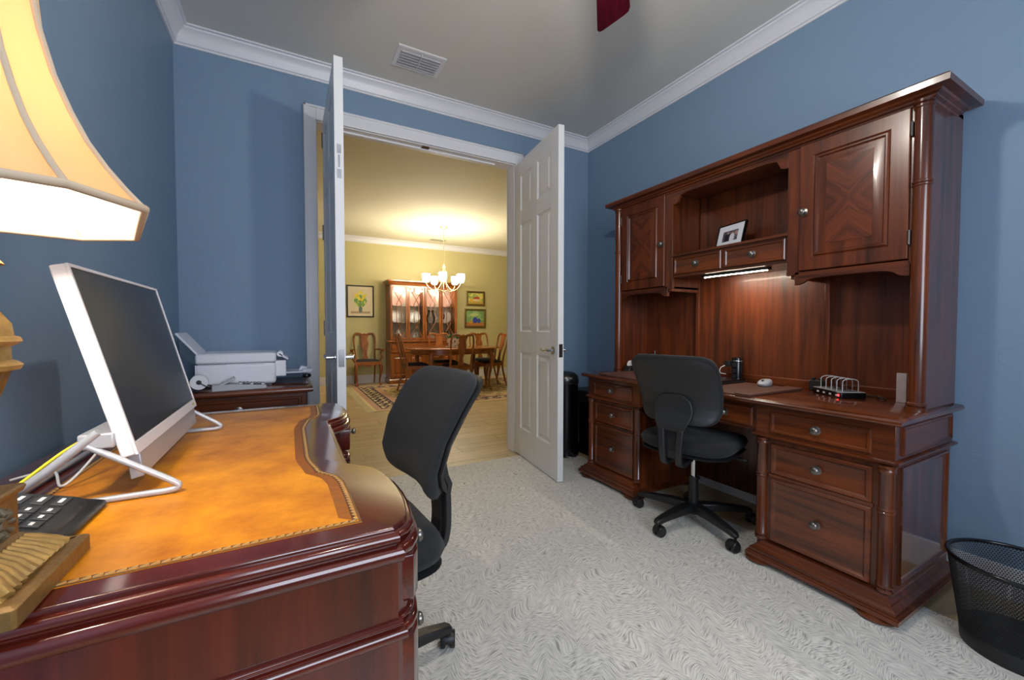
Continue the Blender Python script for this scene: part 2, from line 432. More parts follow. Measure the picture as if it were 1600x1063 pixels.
# six-panel door leaves. local: x 0..w along leaf from hinge, y thickness 0..t, z up
def door_leaf(name, label, loc, rz, mirror):
    w, t, h, zb = 0.762, 0.044, 2.425, 0.012
    d = thing(name, label, 'door', loc, rz); del d['category']; d['kind'] = 'structure'
    st, mid = 0.115, 0.10
    pw = (w-2*st-mid)/2
    rails = [(0, .23), (.86, 1.03), (1.905, 2.02), (2.30, h)]
    y0, y1 = (0, t) if not mirror else (-t, 0)
    fr = MB()
    for a, b in ((0, st), (st+pw, st+pw+mid), (w-st, w)): fr.box(a, b, y0, y1, zb, zb+h)
    for a, b in rails: fr.box(st, w-st, y0+.0004, y1-.0004, zb+a, zb+b)
    fr.build('leaf_frame', M_DOOR, d, bevel=.0015)
    rows = [(rails[i][1], rails[i+1][0]) for i in range(3)]
    for za, zb2 in rows:
        for xa in (st, st+pw+mid):
            H = zb2-za
            lp = [(0, .008), (0, .018), (.010, .0135), (.022, .0135), (.048, .0195)]
            pn = MB().panel((0, 0, 0), (1, 0, 0), (0, 0, 1), pw, H, [(i, -dd+.022) for i, dd in [(0, .022)]]+[(i, v-.002) for i, v in lp])
            pn.v = [(x, (-yy if yy else 0), z) for x, yy, z in pn.v]
            p = MB(); p.v = []; 
            ym = (y0+y1)/2
            for sgn in (1, -1):
                q = MB(); vs = []
                for ins, v in [(0, 0), (0, .020), (.010, .0125), (.022, .0125), (.045, .0195)]:
                    for a, b in ((ins, ins), (pw-ins, ins), (pw-ins, H-ins), (ins, H-ins)): vs.append((xa+a, ym+sgn*v, zb+za+b))
                fs = [(k*4+i, k*4+(i+1) % 4, (k+1)*4+(i+1) % 4, (k+1)*4+i) for k in range(4) for i in range(4)]+[(16, 17, 18, 19)]
                p.add(vs, fs)
            p.build('panel', M_DOOR, d)
    # hardware
    xh, zh = w-.065, .915
    for sgn, yf in ((1, y1), (-1, y0)):
        hd = MB().lathe([(0.0, 0), (.027, 0), (.027, .006), (.012, .010), (.010, .045), (0, .045)], n=20, axis='y')
        hd.v = [(x+xh, yf+sgn*yy, z+zh) for x, yy, z in hd.v]
        lev = smooth_path([(xh, yf+sgn*.042, zh), (xh-.03, yf+sgn*.046, zh+.004), (xh-.07, yf+sgn*.046, zh-.004), (xh-.115, yf+sgn*.044, zh+.006)])
        hd.tube(lev, lerp_list([.009, .008, .0065, .006]), 10)
        hd.build('lever_handle', M_CHROME, d, smooth=40, label='satin chrome lever handle')
    MB().box(w-.001, w+.0018, y0+.008, y1-.008, zh-.045, zh+.045).box(w, w+.006, y0+.014, y1-.014, zh-.012, zh+.012).build('latch_plate', M_STEEL, d)
    for zz in (.2, 1.02, 1.66, 2.27):
        MB().cyl((-.008, y0 if mirror else y1, zz), (-.008, y0 if mirror else y1, zz+.1), .007, n=10).box(-.008, .001, (y0+y1)/2-.018, (y0+y1)/2+.018, zz, zz+.1).build('hinge', M_STEEL, d)
    return d, (w, t, y0, y1)
# left leaf: hinge at the left jamb, swung to stand along -Y (leaf x axis points to -Y)
dl, dim = door_leaf('door_1', 'white six-panel door leaf standing open beside the printer cabinet', (0.254, 3.010, 0), -PI/2+.0, True)
fb = MB()
for zz in (1.83, 1.955): fb.box(dim[0]-.0005, dim[0]+.0015, -.032, -.012, zz, zz+.045)
fb.box(dim[0], dim[0]+.003, -.026, -.018, 1.885, 1.945)
fb.build('flush_bolt', M_CHROME, dl)
door_leaf('door_2', 'white six-panel door leaf standing open beside the step bin', (1.687, 3.028, 0), -PI/2-.1165, False)

# ceiling air vent
vt = thing('ceiling_vent', 'white louvred air vent set in the ceiling near the doors', 'vent', (0.7635, 2.663, ZC))
MB().panel((-.155, .112, 0), (1, 0, 0), (0, -1, 0), .31, .224, [(0, 0), (.0, .004), (.006, .007), (.026, .007), (.030, .002)], back=False).build('frame', M_TRIM, vt)
MB().box(-.128, .128, -.085, .085, -.0018, -.0004).build('duct_opening', plain('galvanised_duct', srgb(150, 150, 150), .5, .6), vt)
for k in range(6):
    y0 = -.078+k*.027
    MB().mbox(Matrix.Translation((0, y0+.010, -.010)) @ Matrix.Rotation(math.radians(38), 4, 'X'), .126, .013, .0008).build('louvre', M_TRIM, vt)
MB().box(-.002, .002, -.085, .085, -.018, -.002).build('louvre_rib', M_TRIM, vt)

# ceiling fan with bowl light (only one blade tip reaches the picture)
FX, FY = 0.87, 0.985
fan = thing('ceiling_fan', 'dark red wood bladed ceiling fan with a frosted bowl light', 'ceiling fan', (FX, FY, ZC))
MB().lathe([(0, 0), (.07, 0), (.065, -.03), (.02, -.05), (0.013, -.05), (.013, -.22), (.05, -.23), (.11, -.25), (.125, -.30), (.115, -.36), (.07, -.385), (0, -.385)], n=28).build('motor_housing', plain('bronze_metal', srgb(70, 52, 40), 0.35, 0.9), fan, smooth=40)
M_BLADE = wood('dark_red_blade', srgb(38, 2, 12), srgb(82, 10, 28), 'x', 0.3, 0.3)
for k in range(5):
    a = math.radians(45.5+72*k)
    # outline (x along blade): trailing corner longer, as the tip is cut at a slant
    pts = [(.17, -.045), (.56, -.072), (.585, -.066), (.600, -.045), (.648, .052), (.648, .066), (.635, .074), (.17, .05)]
    M = Matrix.Rotation(a, 4, 'Z') @ Matrix.Translation((0, 0, -.358)) @ Matrix.Rotation(math.radians(-9), 4, 'X')
    bl = MB().prism(pts, Matrix(), .007).build('blade', M_BLADE, fan); bl.matrix_local = M
    ir = MB().box(.10, .26, -.014, .014, .007, .012).build('blade_iron', M_STEEL, fan); ir.matrix_local = M
M_BOWL = plain('frosted_glass_light', (1, 1, 1, 1), 0.4, emit=(1.0, .93, .82, 1), es=6.0)
MB().lathe([(.075, -.385), (.12, -.395), (.125, -.42), (.10, -.465), (.05, -.495), (0, -.502)], n=28).build('light_bowl', M_BOWL, fan, smooth=50)
point('fan_bulb_offscreen', (0, 0, -.548), 21, .045, (1.0, .94, .86), fan)

# ================================================================== OFFICE RUG
RUGZ = 0.006
def rug_mat():
    m, nt, b = new_mat('grey_ivory_hatched_pile'); L = nt.links
    tc = N(nt, 'ShaderNodeTexCoord')
    dn = N(nt, 'ShaderNodeTexNoise'); dn.inputs['Scale'].default_value = 3.5; dn.inputs['Detail'].default_value = 2; L.new(tc.outputs['Object'], dn.inputs['Vector'])
    mx = N(nt, 'ShaderNodeMix', data_type='VECTOR'); mx.inputs[0].default_value = 0.06; L.new(tc.outputs['Object'], mx.inputs[4]); L.new(dn.outputs['Color'], mx.inputs[5])
    rt = N(nt, 'ShaderNodeVectorRotate', rotation_type='Z_AXIS'); rt.inputs['Angle'].default_value = .62; L.new(mx.outputs[1], rt.inputs['Vector'])
    sx_ = N(nt, 'ShaderNodeSeparateXYZ'); L.new(rt.outputs[0], sx_.inputs[0])
    # strokes run along x and are folded into chevrons of uneven width
    wn_ = N(nt, 'ShaderNodeTexNoise'); wn_.inputs['Scale'].default_value = 5.0; wn_.inputs['Detail'].default_value = 1; L.new(rt.outputs[0], wn_.inputs['Vector'])
    ph_ = N(nt, 'ShaderNodeMath', operation='MULTIPLY_ADD'); ph_.inputs[1].default_value = .30; L.new(wn_.outputs['Fac'], ph_.inputs[0]); L.new(sx_.outputs[0], ph_.inputs[2])
    pp = N(nt, 'ShaderNodeMath', operation='PINGPONG'); pp.inputs[1].default_value = .07; L.new(ph_.outputs[0], pp.inputs[0])
    sg = N(nt, 'ShaderNodeMath', operation='MULTIPLY_ADD'); sg.inputs[1].default_value = .9; L.new(pp.outputs[0], sg.inputs[0]); L.new(sx_.outputs[1], sg.inputs[2])
    cb_ = N(nt, 'ShaderNodeCombineXYZ'); L.new(sx_.outputs[0], cb_.inputs[0]); L.new(sg.outputs[0], cb_.inputs[1])
    mp = N(nt, 'ShaderNodeMapping'); mp.inputs['Scale'].default_value = (42, 250, 1); L.new(cb_.outputs[0], mp.inputs['Vector'])
    no = N(nt, 'ShaderNodeTexNoise'); no.inputs['Scale'].default_value = 1; no.inputs['Detail'].default_value = 2.5; no.inputs['Distortion'].default_value = .1; L.new(mp.outputs[0], no.inputs['Vector'])
    cr = N(nt, 'ShaderNodeValToRGB'); e = cr.color_ramp.elements
    e[0].position = .30; e[0].color = srgb(150, 147, 140); e[1].position = .58; e[1].color = srgb(234, 229, 219)
    x = e.new(.44); x.color = srgb(208, 203, 194)
    L.new(no.outputs['Fac'], cr.inputs[0])
    L.new(cr.outputs[0], b.inputs['Base Color'])
    b.inputs['Roughness'].default_value = 0.95; b.inputs['Specular IOR Level'].default_value = 0.1
    bp = N(nt, 'ShaderNodeBump'); bp.inputs['Strength'].default_value = .6; bp.inputs['Distance'].default_value = .004
    L.new(no.outputs['Fac'], bp.inputs['Height']); L.new(bp.outputs['Normal'], b.inputs['Normal'])
    return m
rug = MB().box(-.34, 2.11, -.12, 2.935, 0.0, RUGZ).build('area_rug', rug_mat(), bevel=.002)
tag(rug, 'grey and ivory area rug with a hatched pile under the desk chairs', 'rug')

# ================================================================== HUTCH DESK (right wall)
def knob(mb_parent, loc, ax, name='knob', r=.016):
    # pewter knob with a back plate; ax = outward unit direction
    prof = [(0, 0), (r*1.15, 0), (r*1.15, .003), (r*.5, .006), (r*.42, .014), (r*.85, .018), (r, .024), (r*.8, .029), (r*.3, .031), (0, .031)]
    k = MB().lathe(prof, n=18)
    q = Vector((0, 0, 1)).rotation_difference(Vector(ax)).to_matrix()
    k.v = [tuple(q @ Vector(p)) for p in k.v]
    return k.build(name, M_KNOB, mb_parent, smooth=45, loc=loc, label='antique pewter knob')
DRAWER = [(0, -.018), (0, .004), (.004, .008), (.012, .008), (.017, .003), (.021, .0025)]
def front_panel(parent, name, mat, Xf, ya, yb, za, zb, loops=DRAWER, knobs=()):
    # drawer front on a plane facing -X; local origin at the panel's centre
    w, h = yb-ya, zb-za
    o = MB().panel((0, w/2, -h/2), (0, -1, 0), (0, 0, 1), w, h, loops).build(name, mat, parent, smooth=25, loc=(Xf, (ya+yb)/2, (za+zb)/2))
    for ky in knobs:
        knob(o, (-.003, ky-(ya+yb)/2, 0), (-1, 0, 0))
    return o
def half_column(parent, X, Y, z0, z1, r, rings, name='column'):
    prof = [(0, z0), (r*1.18, z0), (r*1.18, z0+.010), (r*.98, z0+.013), (r*1.14, z0+.018), (r*1.14, z0+.026), (r, z0+.030)]
    for zr in rings: prof += [(r, zr-.012), (r*1.13, zr-.009), (r*1.13, zr-.003), (r*1.02, zr), (r*1.13, zr+.003), (r*1.13, zr+.009), (r, zr+.012)]
    prof += [(r, z1-.030), (r*1.14, z1-.026), (r*1.14, z1-.018), (r*.98, z1-.013), (r*1.18, z1-.010), (r*1.18, z1), (0, z1)]
    return MB().lathe(prof, (X, Y, 0), n=24).build(name, M_COLM, parent, smooth=40)
M_COLM = wood('cherry_column', CH_D, CH_L, 'z', 0.25, 0.5)
M_CHFR = wood('cherry_drawer_front', CH_D, CH_L, 'y', 0.28, 0.4)
def rect(x0, x1, y0, y1): return [(x0, y0), (x1, y0), (x1, y1), (x0, y1)]

# local frame: x,y world aligned, origin on the floor at the desk's middle (X=2.16, Y=1.456)
DX, DY = 2.16, 1.456
desk = thing('executive_desk', 'dark cherry double pedestal desk with seven knobbed drawers against right wall', 'desk', (DX, DY, RUGZ))
fx, bx = 1.892-DX, 2.462-DX          # carcass front / back
ye = .851                            # half length of carcass
# top with a rounded nosing
MB().outline(rect(1.866-DX, 2.466-DX, -.862, .862), [(-.004, .716), (.010, .718), (.0165, .724), (.0175, .732), (.013, .740), (.004, .744)]).build('desk_top', M_CHTOP, desk, smooth=50)
MB().box(fx+.01, bx, -ye+.008, ye-.008, .712, .7165).build('top_subframe', M_CHY, desk)
# frieze box with drawers, between top and ledge
for nm, a, b in (('frieze', -ye, -.356), ('frieze', .356, ye)):
    MB().box(fx, bx, a, b, .584, .713).build(nm, M_CHY, desk, bevel=.002)
apr = MB().box(fx+.012, fx+.032, -.356, .356, .586, .713).build('kneehole_apron', M_CHY, desk)
for a, b in ((-ye, -.356), (.356, ye)):   # ledge moulding round each pedestal
    MB().outline(rect(fx, bx, a, b), [(.0, .562), (.004, .566), (.013, .574), (.013, .580), (.004, .585), (0, .586)]).build('ledge_moulding', M_CHY, desk, smooth=40)
for a, b, s in ((-ye, -.356, -1), (.356, ye, 1)):
    # lower pedestal carcass, drawers, columns
    MB().box(fx+.012, bx, a+.006, b-.006, .06, .568).build('pedestal', M_CHZ, desk, bevel=.002)
    if s < 0: da, db = .672-DY, 1.035-DY
    else: da, db = 1.877-DY, 2.240-DY
    c = (da+db)/2
    front_panel(desk, 'drawer_front', M_CHFR, fx-.001, da, db, .596, .690, knobs=(c,))
    front_panel(desk, 'drawer_front', M_CHFR, fx+.012, da, db, .408, .545, [(0, -.01), (0, .006), (.005, .011), (.015, .011), (.022, .004), (.026, .0035)], knobs=(c,))
    front_panel(desk, 'drawer_front', M_CHFR, fx+.012, da, db, .102, .392, [(0, -.01), (0, .006), (.005, .011), (.015, .011), (.022, .004), (.026, .0035)], knobs=(c,))
    MB().box(fx+.004, fx+.014, da-.006, db+.006, .393, .407).build('drawer_rail', M_CHY, desk, bevel=.002)
    for yc in (a+.026, b-.026): half_column(desk, fx+.014, yc, .098, .564, .0235, (.395,))
    # stepped plinth and bun feet
    MB().outline(rect(fx, bx-.06, a+(.05 if s > 0 else .02), b-(.02 if s > 0 else .05)), [(.050, .022), (.058, .025), (.058, .040), (.053, .0405), (.053, .047), (.046, .0475), (.046, .060), (.036, .067), (.028, .070), (.028, .077), (.016, .084), (.010, .094), (-.01, .099)]).build('plinth', M_CHY, desk, smooth=22)
    for fxx, fyy, zf in ((fx-.004, a+.038, 0), (fx-.004, b-.038, 0), (bx-.10, a+.055, 0), (bx-.10, b-.055, 0)):
        MB().lathe([(0, zf), (.052, zf), (.066, .008), (.066, .016), (.052, .024), (0, .024)], (fxx, fyy, 0), n=20).build('bun_foot', M_CHY, desk, smooth=40)
    # side panels (outer end): frieze panel and tall recessed panel
    yo = a if s < 0 else b
    U = (1, 0, 0) if s < 0 else (-1, 0, 0)
    x0 = fx+.050 if s < 0 else bx-.03
    MB().panel((x0, yo, .598), U, (0, 0, 1), bx-.03-fx-.050, .105, [(0, -.004), (0, .006), (.005, .009), (.012, .003), (.016, .002)]).build('end_frieze_panel', M_CHX, desk)
    x0 = fx+.052 if s < 0 else bx-.055
    yo2 = a+.006 if s < 0 else b-.006
    MB().panel((x0, yo2, .118), U, (0, 0, 1), bx-.055-fx-.052, .434, [(0, -.004), (0, .010), (.006, .012), (.014, .005), (.020, .003)]).build('end_panel', wood('cherry_end_panel', CH_D, CH_L, 'z', .14, .8), desk)
# centre apron drawer with two knobs
front_panel(desk, 'drawer_front', M_CHFR, fx+.011, -.335, .335, .603, .692, knobs=(-.196, .196))
MB().box(bx-.03, bx-.012, -.358, .358, .062, .712).build('modesty_panel', M_CHZ, desk)

# ---- hutch standing on the desk
hutch = thing('desk_hutch', 'dark cherry hutch with two panelled cupboard doors standing on the pedestal desk', 'hutch', (DX, 1.450, .744+RUGZ))
HY = 1.450; hz = .744
hf, hb = 2.150-DX, 2.462-DX
def hb_box(name, x0, x1, y0, y1, z0, z1, m, bev=.0015): return MB().box(x0, x1, y0-HY, y1-HY, z0-hz, z1-hz).build(name, m, hutch, bevel=bev)
Y0, Y1 = .602, 2.298
M_SIDE = wood('cherry_hutch_side', CH_D, CH_L, 'z', .2, .5)
hb_box('side_panel', hf, hb, Y0, Y0+.024, .744, 1.945, M_SIDE)
hb_box('side_panel', hf, hb, Y1-.024, Y1, .744, 1.945, M_SIDE)
for yc in (Y0+.026, Y1-.026):
    half_column(hutch, hf-.004, yc-HY, 0.0, 1.935-hz, .0275, (1.62-hz,))
# back: side backs recessed, centre board proud with stiles
hb_box('back_panel', hb-.02, hb, Y0+.024, 1.06, .744, 1.945, M_CHBACK)
hb_box('back_panel', hb-.02, hb, 1.80, Y1-.024, .744, 1.945, M_CHBACK)
hb_box('centre_back_panel', hb-.04, hb, 1.06, 1.80, .744, 1.945, M_CHBACK)
for ya in (1.042, 1.796): hb_box('back_stile', hb-.05, hb, ya, ya+.022, .744, 1.40, M_CHZ)
hb_box('back_rail', hb-.055, hb, Y0+.024, Y1-.024, .744, .785, M_CHY)
# cupboards: partitions, floors, tops
for ya in (1.075, 1.805): hb_box('partition', hf+.004, hb-.02, ya, ya+.02, 1.300, 1.93, M_CHZ)
for ya, yb in ((Y0+.024, 1.095), (1.805, Y1-.024)):
    hb_box('cupboard_floor', hf+.01, hb-.02, ya, yb, 1.318, 1.334, M_CHY)
hb_box('top_board', hf, hb, Y0, Y1, 1.925, 1.945, M_CHY)
# face frame stiles and rails
for ya, yb in ((Y0+.052, Y0+.062), (1.056, 1.112), (1.792, 1.848), (Y1-.062, Y1-.052)):
    hb_box('face_stile', hf-.006, hf+.016, ya, yb, 1.318, 1.93, M_CHZ)
# scalloped valances: below each cupboard and across the nook top
def valance(name, ya, yb, ztop, drop_mid, drop_end, m):
    w = yb-ya; pts = [(0, 0), (w, 0), (w, -drop_end)]
    sc = [(w-.012, -drop_end), (w-.035, -drop_end+.006), (w-.055, -drop_mid-.008), (w-.085, -drop_mid-.002), (w-.12, -drop_mid)]
    pts += sc + [(w-u, v) for u, v in reversed(sc)] + [(0, -drop_end)]
    M = Matrix.Translation((hf-.006, ya-HY, ztop-hz)) @ Matrix(((0, 0, 1, 0), (1, 0, 0, 0), (0, 1, 0, 0), (0, 0, 0, 1)))
    return MB().prism(pts, M, .02).build(name, m, hutch, bevel=.0015)
valance('valance', Y0+.056, 1.075, 1.332, .032, .062, M_CHY)
valance('valance', 1.829, Y1-.056, 1.332, .032, .062, M_CHY)
valance('nook_valance', 1.112, 1.792, 1.93, .030, .085, M_CHY)
# nook shelf, drawer case, drawers
hb_box('nook_shelf', hf-.010, hb-.02, 1.110, 1.794, 1.516, 1.530, M_CHY)
hb_box('drawer_case', hf+.006, hb-.02, 1.112, 1.792, 1.386, 1.518, M_CHY)
for ya, yb in ((1.122, 1.444), (1.462, 1.784)):
    front_panel(hutch, 'drawer_front', M_CHFR, hf+.002, ya-HY, yb-HY, 1.402-hz, 1.506-hz, knobs=((ya+yb)/2-HY,))
# cupboard doors
RAISED = [(0, -.02), (0, .006), (.003, .009), (.058, .009), (.062, .004), (.068, .011), (.074, .011), (.080, .003), (.088, .003), (.112, .010)]
for ya, yb, kn in ((.664, 1.056, 1.036), (1.848, 2.236, 1.866)):
    w, h = yb-ya, .586
    o = MB().panel((0, w/2, -h/2), (0, -1, 0), (0, 0, 1), w, h, RAISED).build('cupboard_door', M_CHZ, hutch, smooth=20, loc=(hf-.008, (ya+yb)/2-HY, 1.629-hz))
    MB().panel((0, w/2-.112, -h/2+.112), (0, -1, 0), (0, 0, 1), w-.224, h-.224, [(0, .0102), (.0005, .0112)], back=False).build('veneer_panel', M_VENEER, o)
    knob(o, (-.008, kn-(ya+yb)/2, -.02), (-1, 0, 0))
    ys = -w/2-.004 if kn > (ya+yb)/2 else w/2+.004
    for zz in (-.21, .21): MB().cyl((-.008, ys, zz-.028), (-.008, ys, zz+.028), .005, n=8).build('hinge', M_KNOB, o)
# cornice
MB().outline(rect(hf, hb-.07, Y0-HY+.01, Y1-HY-.01), [(.004, 1.918-hz), (.010, 1.922-hz), (.012, 1.930-hz), (.022, 1.934-hz), (.024, 1.940-hz), (.036, 1.946-hz), (.040, 1.953-hz), (.054, 1.956-hz), (.066, 1.958-hz), (.068, 1.980-hz), (.064, 1.986-hz)]).build('cornice', M_CHY, hutch, smooth=25)
# LED light bar under the nook
led = thing('light_bar', 'slim lit LED light bar under the hutch drawers', 'lamp', (2.235, 1.44, 1.386+RUGZ))
MB().box(-.014, .014, -.20, .20, -.012, 0).build('housing', M_BLK, led)
MB().box(-.005, .005, -.185, .185, -.0145, -.0118).build('diffuser', plain('led_diffuser', (1, 1, 1, 1), .4, emit=(1, .88, .70, 1), es=170), led)

# ================================================================== LEATHER-TOPPED DESK (left wall)
LX, LY = -0.20, 1.25                      # origin on the floor, at the desk's middle
lz = .75+RUGZ
half = [(0, .125), (.235, .125), (.248, .128), (.262, .145), (.285, .165), (.307, .180), (.345, .191), (.397, .199), (.45, .201), (.50, .199), (.545, .193), (.575, .186), (.590, .176), (.600, .160), (.629, .158)]
def desk_outline(inset=0.0, xl=-.548, ymax=.629):
    f = [(d, x) for d, x in half]
    pts = [(xl-LX+inset, -ymax+inset)]
    right = [(x-LX-inset, -min(d, ymax-inset)) for d, x in reversed(f)]+[(x-LX-inset, min(d, ymax-inset)) for d, x in f[1:]]
    return pts+right+[(xl-LX+inset, ymax-inset)]
wdesk = thing('writing_desk', 'mahogany writing desk with amber leather top and serpentine front', 'desk', (LX, LY, RUGZ))
arc = lambda cx, cz, r, a0, a1, n: [(cx+r*math.cos(math.radians(a0+(a1-a0)*i/n)), cz+r*math.sin(math.radians(a0+(a1-a0)*i/n))) for i in range(n+1)]
TOPP = [(-.006, .6975)]+arc(.009, .7105, .0130, -90, 80, 9)+[(.0085, .7240), (.0085, .7255)]+arc(.0060, .7340, .0085, -70, 75, 7)+[(.0045, .7425), (.0045, .7455)]+arc(.0005, .7460, .0040, 0, 90, 4)
MB().outline(desk_outline(.022), TOPP).build('desk_top', M_MHX, wdesk, smooth=38)
# leather inset with dark tooled border and braid line
def leather_outline(ins):
    f = [(0, .040), (.16, .040), (.20, .044), (.245, .052), (.285, .058), (.305, .072), (.33, .086), (.37, .094), (.45, .097), (.545, .098), (.569, .098)]
    pts = [(-.405-LX+ins, -.569+ins)]
    pts += [(x-LX-ins, -min(d, .569-ins)) for d, x in reversed(f)]+[(x-LX-ins, min(d, .569-ins)) for d, x in f[1:]]
    return pts+[(-.405-LX+ins, .569-ins)]
def leather():
    m, nt, b = new_mat('amber_leather'); L = nt.links; tc = N(nt, 'ShaderNodeTexCoord')
    n1 = N(nt, 'ShaderNodeTexNoise'); n1.inputs['Scale'].default_value = 9; n1.inputs['Detail'].default_value = 8; n1.inputs['Roughness'].default_value = .65; L.new(tc.outputs['Object'], n1.inputs['Vector'])
    cr = N(nt, 'ShaderNodeValToRGB'); e = cr.color_ramp.elements; e[0].position = .3; e[0].color = srgb(166, 90, 6); e[1].position = .7; e[1].color = srgb(230, 150, 22)
    L.new(n1.outputs['Fac'], cr.inputs[0]); L.new(cr.outputs[0], b.inputs['Base Color']); b.inputs['Roughness'].default_value = .38
    n2 = N(nt, 'ShaderNodeTexVoronoi'); n2.inputs['Scale'].default_value = 420; L.new(tc.outputs['Object'], n2.inputs['Vector'])
    bp = N(nt, 'ShaderNodeBump'); bp.inputs['Strength'].default_value = .25; bp.inputs['Distance'].default_value = .0006; L.new(n2.outputs['Distance'], bp.inputs['Height']); L.new(bp.outputs['Normal'], b.inputs['Normal'])
    return m
lea = MB().outline(leather_outline(0), [(0, .7495), (0, .7508)]).build('leather_inset', leather(), wdesk)
def ring(mb, o0, o1, z):
    n = len(o0); vs = [(x, y, z) for x, y in o0]+[(x, y, z) for x, y in o1]
    return mb.add(vs, [(i, (i+1) % n, n+(i+1) % n, n+i) for i in range(n)])
ring(MB(), leather_outline(0), leather_outline(.004), .7512).build('braid_edge', plain('old_gilt_braid', srgb(120, 86, 48), .45, .4), lea)
ring(MB(), leather_outline(.007), leather_outline(.013), .75105).build('tooled_line', plain('dark_tooled_leather', srgb(82, 40, 14), .5), lea)
braid = MB()          # raised stitched rope along the border
O1 = leather_outline(.0075)
for (x0, y0), (x1, y1) in zip(O1, O1[1:]+O1[:1]):
    L_ = math.hypot(x1-x0, y1-y0); k = max(1, int(L_/.011))
    for i in range(k):
        t = (i+.5)/k; a = math.atan2(y1-y0, x1-x0)+.5
        braid.mbox(Matrix.Translation((x0+(x1-x0)*t, y0+(y1-y0)*t, .7514)) @ Matrix.Rotation(a, 4, 'Z'), .0046, .0018, .0009)
braid.build('braid_stitches', plain('bright_gilt_braid', srgb(196, 158, 100), .4, .3), lea, kind='stuff')
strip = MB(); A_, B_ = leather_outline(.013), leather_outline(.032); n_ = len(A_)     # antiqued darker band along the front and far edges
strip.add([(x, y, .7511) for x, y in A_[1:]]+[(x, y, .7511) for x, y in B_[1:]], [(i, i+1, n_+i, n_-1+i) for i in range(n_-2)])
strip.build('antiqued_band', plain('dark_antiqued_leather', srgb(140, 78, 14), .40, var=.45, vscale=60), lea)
# pedestals with bulged fronts, mid moulding, drawers
for s in (-1, 1):
    ya, yb = (-.615, -.335) if s < 0 else (.335, .615)
    def ped(ins, flat=0.0):
        f = [(d, x-.006) for d, x in half if .23 < d < .62]
        if s < 0: side = [(x-LX-ins, -d) for d, x in reversed(f)]
        else: side = [(x-LX-ins, d) for d, x in f]
        if s < 0: side = [(side[0][0], ya+ins)]+[(x, max(ya+ins, min(yb-ins, y))) for x, y in side]+[(side[-1][0], yb-ins)]
        else: side = [(side[0][0], ya+ins)]+[(x, max(ya+ins, min(yb-ins, y))) for x, y in side]+[(side[-1][0], yb-ins)]
        pts = [(-.53-LX+ins, ya+ins)]+side+[(-.53-LX+ins, yb-ins)]
        out = []
        for p in pts:
            if not out or math.hypot(p[0]-out[-1][0], p[1]-out[-1][1]) > 1e-4: out.append(p)
        return out
    MB().outline(ped(.008), [(0, .085), (0, .705)]).build('pedestal', M_MHZ, wdesk, smooth=40)
    MB().outline(ped(.008), [(0, .568)]+arc(.003, .578, .0105, -90, 80, 7)+[(.003, .5890), (.003, .5905)]+arc(.002, .5955, .005, -70, 80, 4)+[(0, .6015)], False, False).build('mid_moulding', M_MHX, wdesk, smooth=50)
    MB().outline(ped(.008), [(.016, .0), (.022, .004), (.022, .055), (.014, .066), (.010, .080), (0, .090)]).build('plinth', M_MHX, wdesk, smooth=40)
    # bulged drawer fronts: strips that follow the front, with drop pulls
    for za, zb in ((.606, .700), (.40, .568), (.10, .39)):
        f = [(.342, .190)]+[(d, x) for d, x in half if .345 < d < .60]
        pts = [(x-.004-LX, s*d) for d, x in f]+[(x-.030-LX, s*d) for d, x in reversed(f)]
        if s > 0: pts = pts
        else: pts = list(reversed(pts))
        dr = MB().outline(pts, [(-.002, za+.006), (.002, za+.008), (.004, za+.014), (.004, zb-.014), (.002, zb-.008), (-.002, zb-.006)]).build('drawer_front', M_MHY, wdesk, smooth=50)
        knob(dr, (.196-LX, s*.465, (za+zb)/2), (1, 0, 0), 'drawer_knob', .013)
MB().box(-.50-LX, -.48-LX, -.34, .34, .10, .704).build('modesty_panel', M_MHZ, wdesk)
MB().box(-.48-LX, .105-LX, -.34, .34, .640, .704).build('centre_drawer', M_MHY, wdesk, bevel=.003)

# ---- all-in-one computer
mon = thing('desktop_monitor', 'white all-in-one computer leaning back on wire legs over the leather desk', 'computer', (-.262, 1.240, lz+.0012))
tilt = math.atan2(.085, .34)
Mm = Matrix.Translation((.014, 0, .080)) @ Matrix.Rotation(-tilt, 4, 'Y')        # local panel: x forward, y across, z up
def mpart(mb, name, mat, **k):
    mb.v = [tuple(Mm @ Vector(p)) for p in mb.v]; return mb.build(name, mat, mon, **k)
M_SIL = plain('pearl_white_plastic', srgb(226, 222, 224), .32)
M_SILV = plain('silver_grey_plastic', srgb(176, 176, 180), .35, .3)
W = .266
mpart(MB().box(-.022, 0, -W, W, 0, .352), 'housing', M_SIL, bevel=.003)
mpart(MB().box(-.001, .0012, -W+.006, W-.006, .022, .346), 'screen', plain('dark_grey_screen', srgb(42, 43, 45), .16, spec=.6), label='dark switched-off screen')
br = MB()
br.panel((0, -W, 0), (0, 1, 0), (0, 0, 1), 2*W, .352, [(0, -.001), (0, .003), (.006, .003), (.0062, .001)], back=False).box(.0013, .0031, -W+.0061, W-.0061, .0061, .022)
mpart(br, 'bezel', M_SIL)
mpart(MB().box(.003, .0036, .22, .245, .008, .014), 'badge', plain('pale_badge', srgb(188, 196, 120), .4))
ch = MB().prism([(-.02, 0), (.0, 0), (-.006, -.046), (-.026, -.046)], Matrix(((1, 0, 0, 0), (0, 0, 1, -W+.02), (0, 1, 0, 0), (0, 0, 0, 1))), 2*W-.04)
mpart(ch, 'speaker_bar', M_SILV, bevel=.002)
